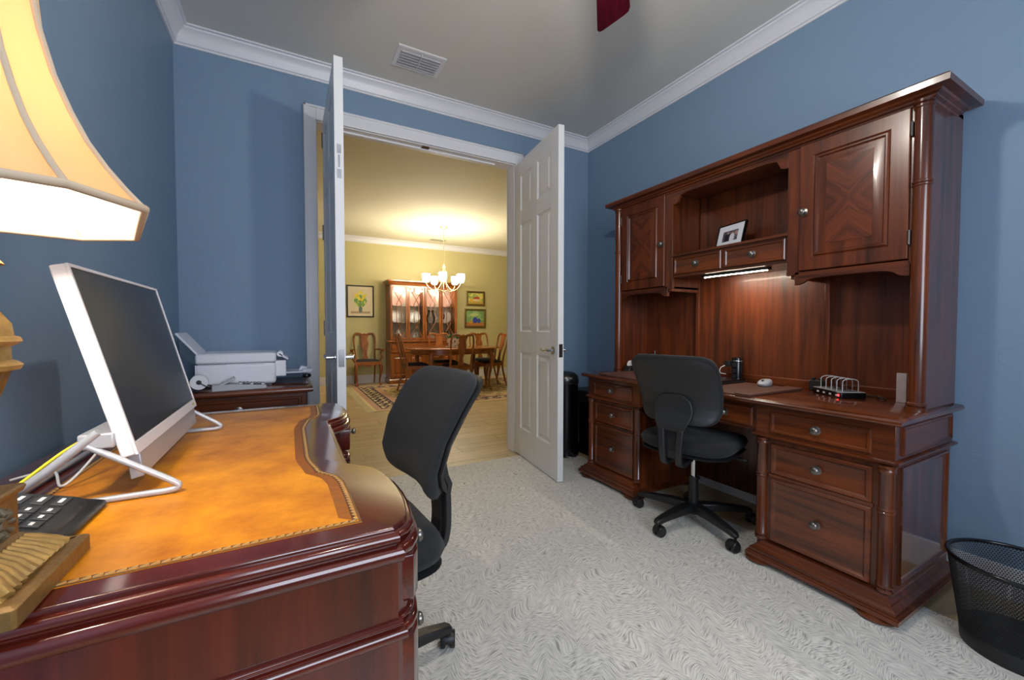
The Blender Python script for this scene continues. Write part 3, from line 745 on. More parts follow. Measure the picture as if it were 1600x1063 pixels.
for s in (-1, 1):
    yy = s*.268
    tip = (.072, yy, .006); back = (-.155, yy, .006); apex = (-.045, yy, .125)
    path = smooth_path([(-.10, yy, .006), (.02, yy, .006), (.062, yy, .0065), (.074, yy, .012), (.066, yy, .022), (.02, yy, .055), (-.05, yy, .104)], 5)
    MB().tube(path, .0058, 10).build('wire_foot', M_SILV, mon, smooth=60)
    MB().tube([(-.175, yy, .006), (-.10, yy, .068), (-.035, yy, .128)], .0075, 10).build('rear_leg', M_SILV, mon, smooth=60)
MB().tube([(-.175, -.268, .0062), (-.175, .268, .0062)], .006, 8).build('rear_bar', M_SILV, mon, smooth=60)
MB().box(-.062, -.014, -.272, .272, .098, .125).build('hinge_bar', M_SILV, mon, bevel=.003)

# cables behind the computer
nc = MB().tube(smooth_path([(-.325, 1.06, .868), (-.365, 1.04, .842), (-.41, 1.01, .80), (-.45, .985, .768), (-.485, .97, .7595), (-.51, .985, .7595), (-.53, 1.02, .7595)], 5), .0028, 8).build('network_cable', plain('yellow_cable', srgb(222, 214, 30), .45), smooth=60)
tag(nc, 'yellow network cable hanging behind the all-in-one computer', 'cable')
pc = MB().tube(smooth_path([(-.325, 1.20, .866), (-.365, 1.13, .79), (-.39, 1.10, .762), (-.415, 1.15, .774), (-.44, 1.19, .780), (-.47, 1.22, .764), (-.50, 1.20, .7600)], 5), .0025, 8).build('power_cable', plain('pale_grey_cable', srgb(190, 190, 192), .45), smooth=60)
tag(pc, 'pale grey power cable curled behind the all-in-one computer', 'cable')

# ---- desk phone beside the lamp
ph = thing('desk_phone', 'black cordless desk phone with white key legends by the lamp base', 'phone', (-.368, .873, lz+.0012), 0)
wedge = lambda a: a
body = MB().prism([(-.095, 0), (.085, 0), (.085, .012), (-.095, .062)], Matrix(((1, 0, 0, 0), (0, 0, 1, -.085), (0, 1, 0, 0), (0, 0, 0, 1))), .17)
body.build('base', M_BLK, ph, bevel=.008)
sl = math.atan2(-.05, .18); Mp = Matrix.Translation((-.005, 0, .0385)) @ Matrix.Rotation(-sl, 4, 'Y')
def ppart(mb, name, mat, par=ph, **k):
    mb.v = [tuple(Mp @ Vector(p)) for p in mb.v]; return mb.build(name, mat, par, **k)
hs = MB().pillow(lambda a, b, t: tuple(Mp @ Vector((-.004+a*.084, b*.078, -.004+max(t, -.004)))), 6, .0098, 7, 36, .2)
hs.build('handset', M_SHELL, ph, smooth=50)
ppart(MB().box(-.058, -.030, .026, .066, .005, .0065), 'display', plain('dark_lcd', srgb(16, 14, 18), .15))
ppart(MB().lathe([(0, 0), (.0045, 0), (.0045, .0015), (0, .0022)], (-.040, .040, .0062), n=12), 'message_light', plain('pink_indicator', srgb(230, 30, 110), .4, emit=srgb(255, 40, 120), es=2))
M_KEY = plain('dark_phone_key', srgb(52, 52, 54), .5); M_LEG = plain('white_key_legend', srgb(225, 225, 225), .5)
for r in range(4):
    for c in range(3):
        x0, y0 = -.030+r*.0235, -.058+c*.025
        k = ppart(MB().box(x0, x0+.0185, y0, y0+.020, .004, .0085), 'key', M_KEY, bevel=.001)
        ppart(MB().box(x0+.006, x0+.0105, y0+.004, y0+.014, .0085, .0088), 'legend', M_LEG, k)
    k = ppart(MB().box(-.030+r*.0235, -.014+r*.0235, .024, .058, .004, .008), 'key', M_KEY, bevel=.001)
    ppart(MB().box(-.025+r*.0235, -.020+r*.0235, .032, .050, .008, .0083), 'legend', M_LEG, k)
ppart(MB().box(-.075, -.040, -.060, .010, .004, .0070), 'speaker_grille', M_BLKG, bevel=.001)

# ---- table lamp
AX, AY = -.340, .692
lamp = thing('table_lamp', 'carved antique gold urn lamp with lit cream bell shade on the leather desk', 'lamp', (AX, AY, lz+.0022))
M_GOLD = plain('carved_antique_gold', srgb(170, 134, 72), .5, .25, bump=.5, bscale=90, var=.5, vscale=44)
M_GOLD2 = plain('dark_aged_gold', srgb(122, 90, 44), .5, .3, bump=.6, bscale=60, var=.6, vscale=34)
def oct_pts(h, c): return [(h-c, -h), (h, -h+c), (h, h-c), (h-c, h), (-h+c, h), (-h, h-c), (-h, -h+c), (-h+c, -h)]
sq = lambda h: [(-h, -h), (h, -h), (h, h), (-h, h)]
MB().outline(oct_pts(.090, .003), [(0, 0), (0, .020), (-.006, .023), (-.012, .023)]).build('plinth', M_GOLD2, lamp, bevel=.0015)
MB().outline(sq(.074), [(0, .0225), (-.002, .026), (-.024, .046), (-.026, .048)]).build('sloped_band', M_GOLD, lamp)
for q in range(4):                        # carved gadroon leaves on the sloping band
    for i in range(11):
        u = -.064+i*.0128
        M = Matrix.Rotation(q*PI/2, 4, 'Z')
        pth = [M @ Vector((u, -.074, .025)), M @ Vector((u*.8, -.060, .038)), M @ Vector((u*.66, -.043, .049))]
        MB().tube(pth, [.0062, .0055, .004], 6).build('carved_leaf', M_GOLD, lamp, smooth=60)
blk = MB().outline(sq(.041), [(0, .046), (.004, .049), (.004, .053), (0, .056), (0, .104), (.004, .107), (.006, .113), (.004, .116)]).build('block', M_GOLD2, lamp, bevel=.001)
for q in range(4):
    M = Matrix.Rotation(q*PI/2, 4, 'Z') @ Matrix.Translation((.041, 0, .080)) @ Matrix.Rotation(PI/2, 4, 'Y')
    ro = MB().lathe([(0, .006), (.006, .006), (.008, .002), (.019, .001), (.021, 0)], n=20)
    for i in range(8):
        t = i*PI/4; ro.tube([(.006*math.cos(t), .006*math.sin(t), .003), (.013*math.cos(t), .013*math.sin(t), .006), (.019*math.cos(t), .019*math.sin(t), .002)], [.002, .0042, .002], 6)
    ro.v = [tuple(M @ Vector(p)) for p in ro.v]; ro.build('rosette', plain('grey_gilt_rosette', srgb(96, 84, 64), .5, .3), blk, smooth=60)
def fluted(prof, n=72, lobes=18, depth=.05):
    mb = MB().lathe(prof, n=n, caps=False); out = []
    for i, p in enumerate(mb.v):
        t = math.atan2(p[1], p[0]); k = 1-depth*abs(math.sin(t*lobes/2))**.6*0 - depth*(0.5+0.5*math.cos(t*lobes))
        out.append((p[0]*k, p[1]*k, p[2]))
    mb.v = out; return mb
MB().lathe([(0, .115), (.036, .115), (.036, .122), (.020, .128), (.014, .140), (.018, .150), (.014, .158)], n=28).build('socle', M_GOLD, lamp, smooth=40)
fluted([(.013, .157), (.020, .170), (.033, .200), (.046, .235), (.054, .262)]).build('fluted_bowl', M_GOLD2, lamp, smooth=60)
MB().lathe([(.050, .258), (.060, .261), (.062, .266), (.058, .270), (.053, .272), (.053, .288), (.058, .290), (.062, .294), (.060, .299), (.052, .301)], n=40).build('urn_band', M_GOLD, lamp, smooth=45)
fluted([(.056, .299), (.054, .315), (.044, .332), (.030, .340), (.020, .342)], depth=.06).build('urn_shoulder', M_GOLD, lamp, smooth=60)
MB().lathe([(.022, .340), (.024, .346), (.014, .352), (.011, .362), (.013, .372), (.030, .378), (.050, .384), (.046, .390), (.020, .396), (.012, .404), (.010, .44), (.012, .444), (0, .445)], n=32).build('neck', M_GOLD, lamp, smooth=45)
# bell shade: square with cut corners
def shade_ring(r, z, rot=math.radians(-29)):
    out = []
    for q in range(4):
        for d in (-12, 12):
            a = rot+q*PI/2+math.radians(d); out.append((r*math.cos(a), r*math.sin(a), z))
    return out
sp = [(.200, .450), (.194, .456), (.180, .472), (.163, .494), (.145, .522), (.129, .556), (.114, .596), (.102, .644), (.093, .70), (.088, .76)]
def shade_mat():
    m, nt, b = new_mat('cream_silk_shade'); L = nt.links
    out = nt.nodes['Material Output']
    tr = N(nt, 'ShaderNodeBsdfTranslucent'); tr.inputs[0].default_value = srgb(250, 206, 150)
    b.inputs['Base Color'].default_value = srgb(236, 202, 160); b.inputs['Roughness'].default_value = .8
    tc = N(nt, 'ShaderNodeTexCoord'); no = N(nt, 'ShaderNodeTexNoise'); no.inputs['Scale'].default_value = 120; L.new(tc.outputs['Object'], no.inputs['Vector'])
    bp = N(nt, 'ShaderNodeBump'); bp.inputs['Strength'].default_value = .15; L.new(no.outputs['Fac'], bp.inputs['Height']); L.new(bp.outputs[0], b.inputs['Normal'])
    mx = N(nt, 'ShaderNodeMixShader'); mx.inputs[0].default_value = .55; L.new(b.outputs[0], mx.inputs[1]); L.new(tr.outputs[0], mx.inputs[2]); L.new(mx.outputs[0], out.inputs[0])
    return m
mb = MB(); vs = []
for r, z in sp: vs += shade_ring(r, z)
fs = [(k*8+i, k*8+(i+1) % 8, (k+1)*8+(i+1) % 8, (k+1)*8+i) for k in range(len(sp)-1) for i in range(8)]
shade = mb.add(vs, fs).build('shade', shade_mat(), lamp, smooth=40)
def lining_mat():
    m, nt, b = new_mat('white_lining'); out = nt.nodes['Material Output']; tr = N(nt, 'ShaderNodeBsdfTranslucent'); tr.inputs[0].default_value = srgb(255, 236, 205)
    b.inputs['Base Color'].default_value = srgb(250, 246, 238); b.inputs['Roughness'].default_value = .8
    mx = N(nt, 'ShaderNodeMixShader'); mx.inputs[0].default_value = .5; nt.links.new(b.outputs[0], mx.inputs[1]); nt.links.new(tr.outputs[0], mx.inputs[2]); nt.links.new(mx.outputs[0], out.inputs[0])
    return m
vs = []
for r, z in sp: vs += shade_ring(r-.003, z+.001)
MB().add(vs, fs).build('lining', lining_mat(), shade, smooth=40)
M_PIPE = plain('beige_piping', srgb(196, 172, 144), .7)
for i in range(8):
    MB().tube([shade_ring(r+.001, z)[i] for r, z in sp], .0032, 6).build('rib', M_PIPE, shade, smooth=60)
rim = [Vector(p) for p in shade_ring(.2005, .450)]
MB().tube(rim, .0048, 8, closed=True).build('rim_trim', M_PIPE, shade, smooth=60)
MB().tube([Vector(p) for p in shade_ring(.089, .76)], .004, 6, closed=True).build('top_trim', M_PIPE, shade, smooth=60)
MB().lathe([(0, .445), (.013, .447), (.013, .475), (.009, .48), (.009, .49), (.015, .515), (.020, .54), (.015, .565), (0, .575)], n=20).build('bulb', plain('lit_bulb_glass', (1, 1, 1, 1), .4, emit=(1, .78, .5, 1), es=15), lamp, smooth=60)
MB().tube([(0, 0, .44), (.075, 0, .50), (.078, 0, .62), (.02, 0, .745), (0, 0, .75)], .0016, 6).build('harp', M_GOLD2, lamp)
lb = point('lamp_bulb_offscreen', (0, 0, .54), 22, .036, (1.0, .90, .76), lamp)

# ================================================================== OFFICE CHAIRS
def office_chair(label, loc, rz, base_rot, group):
    # local: +x is the sitting direction, backrest at -x; casters stand on z=0
    c = thing('office_chair', label, 'chair', loc, rz, group)
    # star base
    hub = MB().lathe([(0, .055), (.034, .055), (.040, .065), (.040, .105), (.030, .112), (0, .112)], n=20).build('hub', M_BLK, c, smooth=40)
    for k in range(5):
        a = base_rot-rz+k*2*PI/5; ca, sa = math.cos(a), math.sin(a); wd = (-sa, ca, 0)
        P = [(.025*ca, .025*sa, .088), (.12*ca, .12*sa, .090), (.24*ca, .24*sa, .083), (.295*ca, .295*sa, .076), (.312*ca, .312*sa, .070)]
        MB().ribbon(P, [.028, .026, .021, .018, .012], [.044, .040, .030, .026, .018], wd).build('base_leg', M_BLK, c, bevel=.006)
        cs = MB().cyl((.300*ca, .300*sa, .045), (.300*ca, .300*sa, .075), .007, n=10)
        sw = a+1.1+k*1.9; cx, cy = .300*ca+.016*math.cos(sw), .300*sa+.016*math.sin(sw)
        ax = Vector((-math.sin(sw), math.cos(sw), 0))
        for q in (-1, 1):
            o = Vector((cx, cy, .0265)); pr = [(0, 0), (.019, 0), (.0245, .002), (.0265, .006), (.0265, .015), (.024, .018), (0, .018)]
            m = MB().lathe(pr, n=22); R = Vector((0, 0, 1)).rotation_difference(ax*q).to_matrix()
            cs.add([tuple(o+ax*q*.006+R @ Vector(p)) for p in m.v], m.f)
        cs.cyl(tuple(Vector((cx, cy, .0265))-ax*.018), tuple(Vector((cx, cy, .0265))+ax*.018), .006, n=8)
        hood = MB().lathe([(.030, -.015), (.031, -.006), (.031, .006), (.030, .015)], n=14, a0=0.1, a1=PI-.1, caps=False)
        R = Matrix((ax.cross(Vector((0, 0, 1))), Vector((0, 0, 1)), ax)).transposed()
        cs.add([tuple(Vector((cx, cy, .0265))+R @ Vector(p)) for p in hood.v], hood.f)
        cs.build('caster', M_BLK, c, smooth=45)
    MB().cyl((0, 0, .10), (0, 0, .255), .0265, .0245, n=20).build('column_sleeve', M_BLK, c, smooth=40)
    MB().cyl((0, 0, .25), (0, 0, .395), .0145, n=18).build('gas_lift', M_CHROME, c, smooth=40, label='chrome gas lift post')
    MB().box(-.15, .12, -.085, .085, .388, .412).build('seat_plate', M_BLK, c, bevel=.006)
    MB().tube([(.03, -.06, .40), (.03, -.16, .398), (.03, -.225, .392)], .0055, 8).cyl((.03, -.215, .392), (.03, -.255, .390), .011, .008, 10).build('height_lever', M_BLK, c, smooth=50)
    # seat cushion: thick pad with a waterfall front
    def seat(a, b, t):
        x, y = a*.235, b*.235*(1-.06*a)
        z = .455 + (.012*b*b) - (.022*max(0, a)**3) - .012*max(0, -a)*0 + t
        return (x+.01, y, z)
    MB().pillow(seat, 4.2, .046, 9, 40, .42).build('seat', M_FAB, c, smooth=60)
    def pan(a, b, t): p = seat(a*.97, b*.97, 0); return (p[0], p[1], p[2]-.024+t*1.0-.02)
    MB().pillow(pan, 4.2, .012, 5, 40, .5).build('seat_pan', M_SHELL, c, smooth=60)
    # backrest: curved pad, wraps forward at the sides, leans back and curls at the top
    z0, z1 = .58, .93
    prof = [(0, -.228), (.12, -.205), (.25, -.196), (.4, -.204), (.55, -.224), (.7, -.252), (.85, -.288), (1.0, -.335)]
    def bx_(v):
        v = max(0, min(1, v)); 
        f = 0; 
        # smooth interpolation of the profile
        pts = prof
        for i in range(len(pts)-1):
            if v <= pts[i+1][0]:
                t = (v-pts[i][0])/(pts[i+1][0]-pts[i][0]); t2 = t
                return pts[i][1]+(pts[i+1][1]-pts[i][1])*t2
        return pts[-1][1]
    def back(off, sc):
        def f(a, b, t):
            v = (b*sc+1)/2; zz = z0+(z1-z0)*v
            hw = .194+.024*math.sin(min(1, max(0, v))*PI*.62)
            x = bx_(v)+.040*(a*sc)**2*(1-.25*v)
            sl = (bx_(v+.04)-bx_(v-.04))/(.08*(z1-z0)); nl = math.hypot(1, sl)
            return (x+(off+t)/nl, a*sc*hw, zz-(off+t)*sl/nl)
        return f
    MB().pillow(back(0, 1.0), 6.5, .032, 10, 56, .40).build('backrest', M_FAB, c, smooth=60)
    MB().pillow(back(-.028, 1.0), 7.0, .012, 8, 56, .30).build('back_shell', M_SHELL, c, smooth=60)
    # J-shaped back bracket: broad arch on the shell, then two rails with a slot, bending under the seat
    arch = MB(); y_ = .088
    def bp(z): v = (z-z0)/(z1-z0); return bx_(v)-.043 if z >= z0 else -.268-(.0*(z0-z))
    zs = [.735, .725, .700, .66, .62, .585, .55]
    hw = [.030, .062, .088, .098, .094, .080, .066]
    arch.ribbon([(bp(z)-(.004 if i else 0), 0, z) for i, z in enumerate(zs)], hw, [.006, .012, .016, .018, .018, .018, .018], (0, 1, 0))
    arch.build('bracket_plate', M_SHELL, c, bevel=.004)
    for s in (-1, 1):
        P = smooth_path([(-.272, s*.050, .56), (-.276, s*.046, .50), (-.276, s*.042, .44), (-.264, s*.040, .392), (-.225, s*.040, .374), (-.15, s*.040, .386), (-.10, s*.040, .398)], 3)
        MB().ribbon(P, .0155, .020, (0, 1, 0)).build('bracket_rail', M_SHELL, c, bevel=.004)
    MB().ribbon([(-.262, 0, .56), (-.266, 0, .50), (-.266, 0, .45), (-.258, 0, .41)], .030, .006, (0, 1, 0)).build('bracket_web', M_BLK, c)
    return c
CG = None
office_chair('black armless office chair tucked under the cherry hutch desk', (1.93, 1.455, RUGZ), math.radians(14), math.radians(111), CG)
office_chair('black armless office chair pulled up to the leather-topped desk', (.145, 1.22, RUGZ), math.radians(185), math.radians(6), CG)

# ================================================================== THINGS ON THE HUTCH DESK
TZ = .744+RUGZ
pad = thing('desk_pad', 'brown leather desk pad with stitched side rails on the hutch desk', 'desk pad', (2.090, 1.64, TZ))
M_PAD = plain('brown_leather', srgb(96, 62, 50), .42, bump=.2, bscale=300)
MB().box(-.225, .225, -.525, .525, 0, .006).build('mat', M_PAD, pad, bevel=.002)
for s in (-1, 1):
    MB().box(-.227, .227, s*.49-.040, s*.49+.040, .0055, .012).build('side_rail', M_PAD, pad, bevel=.002)
lap = thing('laptop', 'closed black laptop lying on the brown desk pad', 'laptop', (2.190, 1.575, TZ+.0065))
MB().box(-.12, .12, -.17, .17, .002, .013).build('base', M_BLK, lap, bevel=.003)
MB().box(-.12, .12, -.17, .17, .0142, .021).build('lid', M_BLKG, lap, bevel=.003)
MB().box(-.112, .112, -.162, .162, 0, .0025).build('feet', M_BLK, lap)
mo = thing('computer_mouse', 'grey wireless mouse on the desk pad beside the laptop', 'mouse', (2.250, 1.265, TZ+.0064), math.radians(190))
MB().pillow(lambda a, b, t: (a*.052, b*.030, .016+t-(.006*a if t > 0 else 0)), 2.6, .018, 8, 28, .55).build('body', plain('grey_mouse_shell', srgb(168, 168, 172), .35), mo, smooth=60)
MB().cyl((.030, -.004, .030), (.030, .004, .030), .007, n=14).build('wheel', M_BLK, mo)
ob = thing('power_tower', 'black cylindrical power outlet tower behind the laptop', 'power outlet', (2.368, 1.495, TZ))
MB().lathe([(0, 0), (.030, 0), (.030, .135), (.028, .142), (0, .144)], n=28).build('tower', M_BLKG, ob, smooth=40)
MB().lathe([(.0305, .118), (.0315, .120), (.0315, .124), (.0305, .126)], n=28, caps=False).build('chrome_ring', M_CHROME, ob, smooth=40)
for k in range(3): MB().box(-.032, -.0285, -.012, .012, .02+k*.034, .042+k*.034).build('outlet', plain('dark_outlet', srgb(30, 30, 32), .5), ob)
pl = thing('plug_charger', 'black cube charger plugged into the power tower', 'charger', (2.333, 1.525, TZ+.088))
MB().box(-.020, .008, -.016, .016, 0, .034).build('cube', M_BLK, pl, bevel=.003)
cb = MB().tube(smooth_path([(2.318, 1.535, TZ+.095), (2.300, 1.555, TZ+.080), (2.300, 1.560, TZ+.050), (2.335, 1.545, TZ+.040)], 5), .0022, 8).build('charging_cable', plain('white_cable', srgb(225, 225, 225), .5), smooth=60)
tag(cb, 'white charging cable looping down from the cube charger', 'cable')
# charging station with clear dividers
hub = thing('charging_station', 'black charging station with clear upright dividers and red light', 'charger', (2.285, .945, TZ), math.radians(-33))
MB().box(-.055, .055, -.098, .098, 0, .026).build('body', M_BLKG, hub, bevel=.004)
MB().box(-.052, .052, -.095, .095, .0262, .029).build('tray', plain('light_grey_tray', srgb(150, 150, 150), .4), hub)
for k in range(4): MB().box(-.0562, -.0545, -.078+k*.042, -.064+k*.042, .008, .016).build('usb_port', plain('usb_grey', srgb(200, 200, 200), .4), hub)
MB().box(-.0566, -.0545, -.088, -.078, .008, .018).build('red_light', plain('red_power_light', srgb(255, 30, 30), .4, emit=(1, .04, .05, 1), es=3), hub)
def clear(name, tint=(1, 1, 1, 1), rough=.02):
    if name in MATS: return MATS[name]
    m, nt, b = new_mat(name); out = nt.nodes['Material Output']
    tr = N(nt, 'ShaderNodeBsdfTransparent'); tr.inputs[0].default_value = tint
    gl = N(nt, 'ShaderNodeBsdfGlossy'); gl.inputs['Roughness'].default_value = rough
    fr = N(nt, 'ShaderNodeFresnel'); fr.inputs[0].default_value = 1.5
    mx = N(nt, 'ShaderNodeMixShader'); nt.links.new(fr.outputs[0], mx.inputs[0]); nt.links.new(tr.outputs[0], mx.inputs[1]); nt.links.new(gl.outputs[0], mx.inputs[2]); nt.links.new(mx.outputs[0], out.inputs[0])
    MATS[name] = m; return m
M_ACR = clear('clear_acrylic', (.93, .93, .93, 1))
M_ACRE = plain('acrylic_edge', srgb(222, 222, 218), .3)
for k in range(5):
    yy = -.078+k*.036
    pts = []
    for t in range(9): a = PI*t/8; pts.append((.034*math.cos(a), .045+.014*math.sin(a)))
    pts = [(.034, 0)]+pts+[(-.034, 0)]
    M = Matrix(((1, 0, 0, 0), (0, 0, 1, yy), (0, 1, 0, .028), (0, 0, 0, 1)))
    d = MB().prism(pts, M, .002).build('divider', M_ACR, hub)
    MB().tube([M @ Vector((u, v, .001)) for u, v in pts], .0013, 6).build('divider_edge', M_ACRE, d)
ad = thing('wall_adapter', 'small dark adapter box standing behind the charging station', 'charger', (2.378, 1.075, TZ))
MB().box(-.020, .020, -.030, .030, 0, .052).box(-.012, .012, -.022, -.010, .052, .066).box(-.012, .012, .010, .022, .052, .066).build('body', plain('dark_brown_plastic', srgb(34, 30, 28), .5), ad, bevel=.003)
hc = MB().tube(smooth_path([(2.345, .925, TZ+.012), (2.375, .86, TZ+.004), (2.36, .80, TZ+.004), (2.30, .775, TZ+.004), (2.31, .80, TZ+.010), (2.37, .83, TZ+.004), (2.394, .90, TZ+.004), (2.397, .985, TZ+.004), (2.385, 1.046, TZ+.012)], 6), .0028, 8).build('charger_cable', M_BLK, smooth=60)
tag(hc, 'black cable looping beside the charging station', 'cable')
wbx = thing('upright_card', 'pale marbled card standing upright by the hutch column', 'box', (2.300, .722, TZ), math.radians(8))
MB().box(-.004, .018, -.016, .016, 0, .125).build('box', plain('pale_marbled_card', srgb(214, 196, 190), .5, var=.25, vscale=30), wbx, bevel=.001)
tp = thing('tape_dispenser', 'black tape dispenser with a white core at the far end of hutch desk', 'tape dispenser', (2.20, 2.195, TZ), math.radians(15))
MB().prism([(-.07, 0), (.06, 0), (.062, .012), (.045, .03), (.03, .048), (-.035, .048), (-.062, .028)], Matrix(((1, 0, 0, 0), (0, 0, 1, -.025), (0, 1, 0, 0), (0, 0, 0, 1))), .05).build('base', M_BLK, tp, bevel=.004)
MB().lathe([(.022, -.012), (.036, -.012), (.036, .012), (.022, .012)], (-.002, 0, .046), n=24, axis='y').build('tape_roll', plain('white_tape', srgb(230, 228, 224), .5), tp, smooth=40)
MB().box(.050, .064, -.014, .014, .018, .030).build('cutter', M_CHROME, tp)
pen = thing('pen_stand', 'slim metal pen in a black stand at the back of hutch desk', 'pen', (2.36, 2.10, TZ))
MB().lathe([(0, 0), (.028, 0), (.03, .006), (.012, .014), (.008, .022), (0, .022)], n=20).build('stand', M_BLK, pen, smooth=40)
MB().cyl((0, 0, .015), (-.01, .012, .155), .005, .0045, 10).build('pen', M_STEEL, pen, smooth=40)
# framed photograph on the hutch shelf
pf = thing('photo_frame', 'small black framed wedding photograph leaning in the hutch nook', 'picture frame', (2.265, 1.500, 1.5335+RUGZ), math.radians(-12))
Mf = Matrix.Rotation(math.radians(14), 4, 'Y')      # leans back
def fpart(mb, name, mat, par=pf):
    mb.v = [tuple(Mf @ Vector(p)) for p in mb.v]; return mb.build(name, mat, par)
fpart(MB().panel((0, .098, 0), (0, -1, 0), (0, 0, 1), .196, .150, [(0, -.012), (0, .004), (.006, .004), (.007, .001)]), 'frame', M_BLKG)
fpart(MB().panel((-.0014, .091, .007), (0, -1, 0), (0, 0, 1), .182, .136, [(0, 0), (.036, 0.0002)], back=False), 'mount', plain('white_mount_board', srgb(232, 232, 236), .6))
def wedding(u, v):
    d = lambda x, y, rx, ry: ((u-x)/rx)**2+((v-y)/ry)**2
    if d(.33, .80, .07, .10) < 1 or d(.62, .74, .07, .10) < 1: return srgb(190, 150, 130)
    if d(.64, .30, .16, .45) < 1: return srgb(225, 222, 226)
    if d(.30, .30, .17, .48) < 1: return srgb(40, 36, 44)
    if d(.92, .7, .14, .2) < 1: return srgb(170, 140, 130)
    k = .5+.5*math.sin(u*17+v*5)*math.sin(v*13); return srgb(60+60*k, 54+46*k, 62+48*k)
paint('photograph', .110, .064, 44, 26, wedding, colattr('photo_print', .35), pf, Mf @ Matrix(((0, 0, -1, -.0020), (-1, 0, 0, .055), (0, 1, 0, .043), (0, 0, 0, 1))))
fpart(MB().prism([(0, 0), (.07, 0), (.005, .11)], Matrix(((1, 0, 0, .012), (0, 0, 1, -.002), (0, 1, 0, 0), (0, 0, 0, 1))), .004), 'easel_leg', M_BLK) if False else MB().prism([(.045, 0), (.060, 0), (.034, .11), (.030, .11)], Matrix(((1, 0, 0, 0), (0, 0, 1, -.01), (0, 1, 0, 0), (0, 0, 0, 1))), .02).build('easel_leg', M_BLK, pf)

# ================================================================== PRINTER CABINET AND WHAT STANDS ON IT
CZ = .742+RUGZ
cab = thing('printer_cabinet', 'low dark cherry cabinet in the corner under the white printer', 'cabinet', (-.235, 2.755, RUGZ))
MB().outline(rect(-.318, .335, -.265, .265), [(0, CZ-.036), (.010, CZ-.032), (.013, CZ-.022), (.010, CZ-.012), (.002, CZ-RUGZ)]).build('top', M_CHX, cab, smooth=50)
MB().box(-.31, .315, -.245, .265, .05, CZ-.035).build('body', M_CHZ, cab, bevel=.002)
MB().outline(rect(-.31, .315, -.245, .265), [(.012, 0), (.012, .06), (.004, .075), (0, .08)], True, True).build('plinth', M_CHX, cab)
dr = MB().panel((-.285, -.245, .58), (1, 0, 0), (0, 0, 1), .575, .115, [(0, -.01), (0, .006), (.005, .010), (.015, .010), (.02, .004)]).build('drawer_front', M_CHX, cab)
knob(dr, (0, -.249, .637), (0, -1, 0))
for xa in (-.285, .008):
    d = MB().panel((xa, -.245, .10), (1, 0, 0), (0, 0, 1), .282, .46, [(0, -.01), (0, .008), (.05, .008), (.056, .002), (.07, .002), (.085, .008)]).build('door', M_CHZ, cab)
    knob(d, (xa+(.25 if xa < -.1 else .03), -.253, .35), (0, -1, 0))
prn = thing('printer', 'white inkjet printer with raised rear paper feed and open output tray', 'printer', (-.255, 2.80, CZ))
M_PW = plain('printer_white', srgb(232, 231, 238), .4)
MB().box(-.180, .185, -.165, .165, .012, .128).build('body', M_PW, prn, bevel=.014)
MB().box(-.178, .187, -.167, .167, .130, .182).build('scanner_lid', M_PW, prn, bevel=.010)
MB().box(-.170, .165, -.150, .150, 0, .014).build('feet', M_BLK, prn)
MB().panel((-.178, -.1655, .075), (1, 0, 0), (0, 0, 1), .135, .052, [(0, .0005), (.002, -.006), (.004, -.008)], back=False).build('side_recess', M_PW, prn)
MB().box(.045, .135, -.1672, -.165, .124, .128).build('lid_grip', M_PW, prn)
MB().box(-.168, .172, -.155, .155, .1822, .1845).build('lid_top_panel', M_PW, prn, bevel=.001)
fe = MB().mbox(Matrix.Translation((-.222, 0, .245)) @ Matrix.Rotation(math.radians(-52), 4, 'Y'), .004, .12, .095)
fe.v = fe.v
pa = MB().mbox(Matrix.Translation((-.215, 0, .232)) @ Matrix.Rotation(math.radians(-38), 4, 'Y'), .005, .125, .078).build('paper_feed', M_PW, prn, bevel=.002)
MB().box(.18, .235, -.12, .12, .045, .135).build('output_slot', M_PW, prn, bevel=.004)
MB().mbox(Matrix.Translation((.222, 0, .158)) @ Matrix.Rotation(math.radians(35), 4, 'Y'), .030, .10, .006).build('control_panel', M_PW, prn, bevel=.003)
MB().cyl((.205, -.10, .172), (.205, .10, .172), .016, n=16).build('panel_hinge', M_PW, prn, smooth=40)
MB().box(.185, .365, -.105, .105, .058, .066).box(.32, .372, -.105, .105, .066, .078).build('output_tray', M_PW, prn, bevel=.002)
MB().prism([(0, 0), (.055, 0), (.055, .012), (.02, .026), (.012, .026)], Matrix(((1, 0, 0, .30), (0, 0, 1, -.04), (0, 1, 0, .066), (0, 0, 0, 1))), .08).build('paper_stop', M_PW, prn, bevel=.002)
# item hanging at the cabinet's corner: black tipped sheet holder leg under the tray
st = thing('tray_support', 'small clear stand with black tip under the printer tray', 'stand', (.085, 2.66, CZ))
MB().cyl((0, 0, 0), (0, 0, .035), .008, .006, 12).build('post', clear('clear_plastic_post', (.8, .82, .85, 1)), st)
MB().pillow(lambda a, b, t: (a*.024, b*.020, .044+t), 2.2, .012, 5, 18).build('tip', M_BLKG, st, smooth=60)
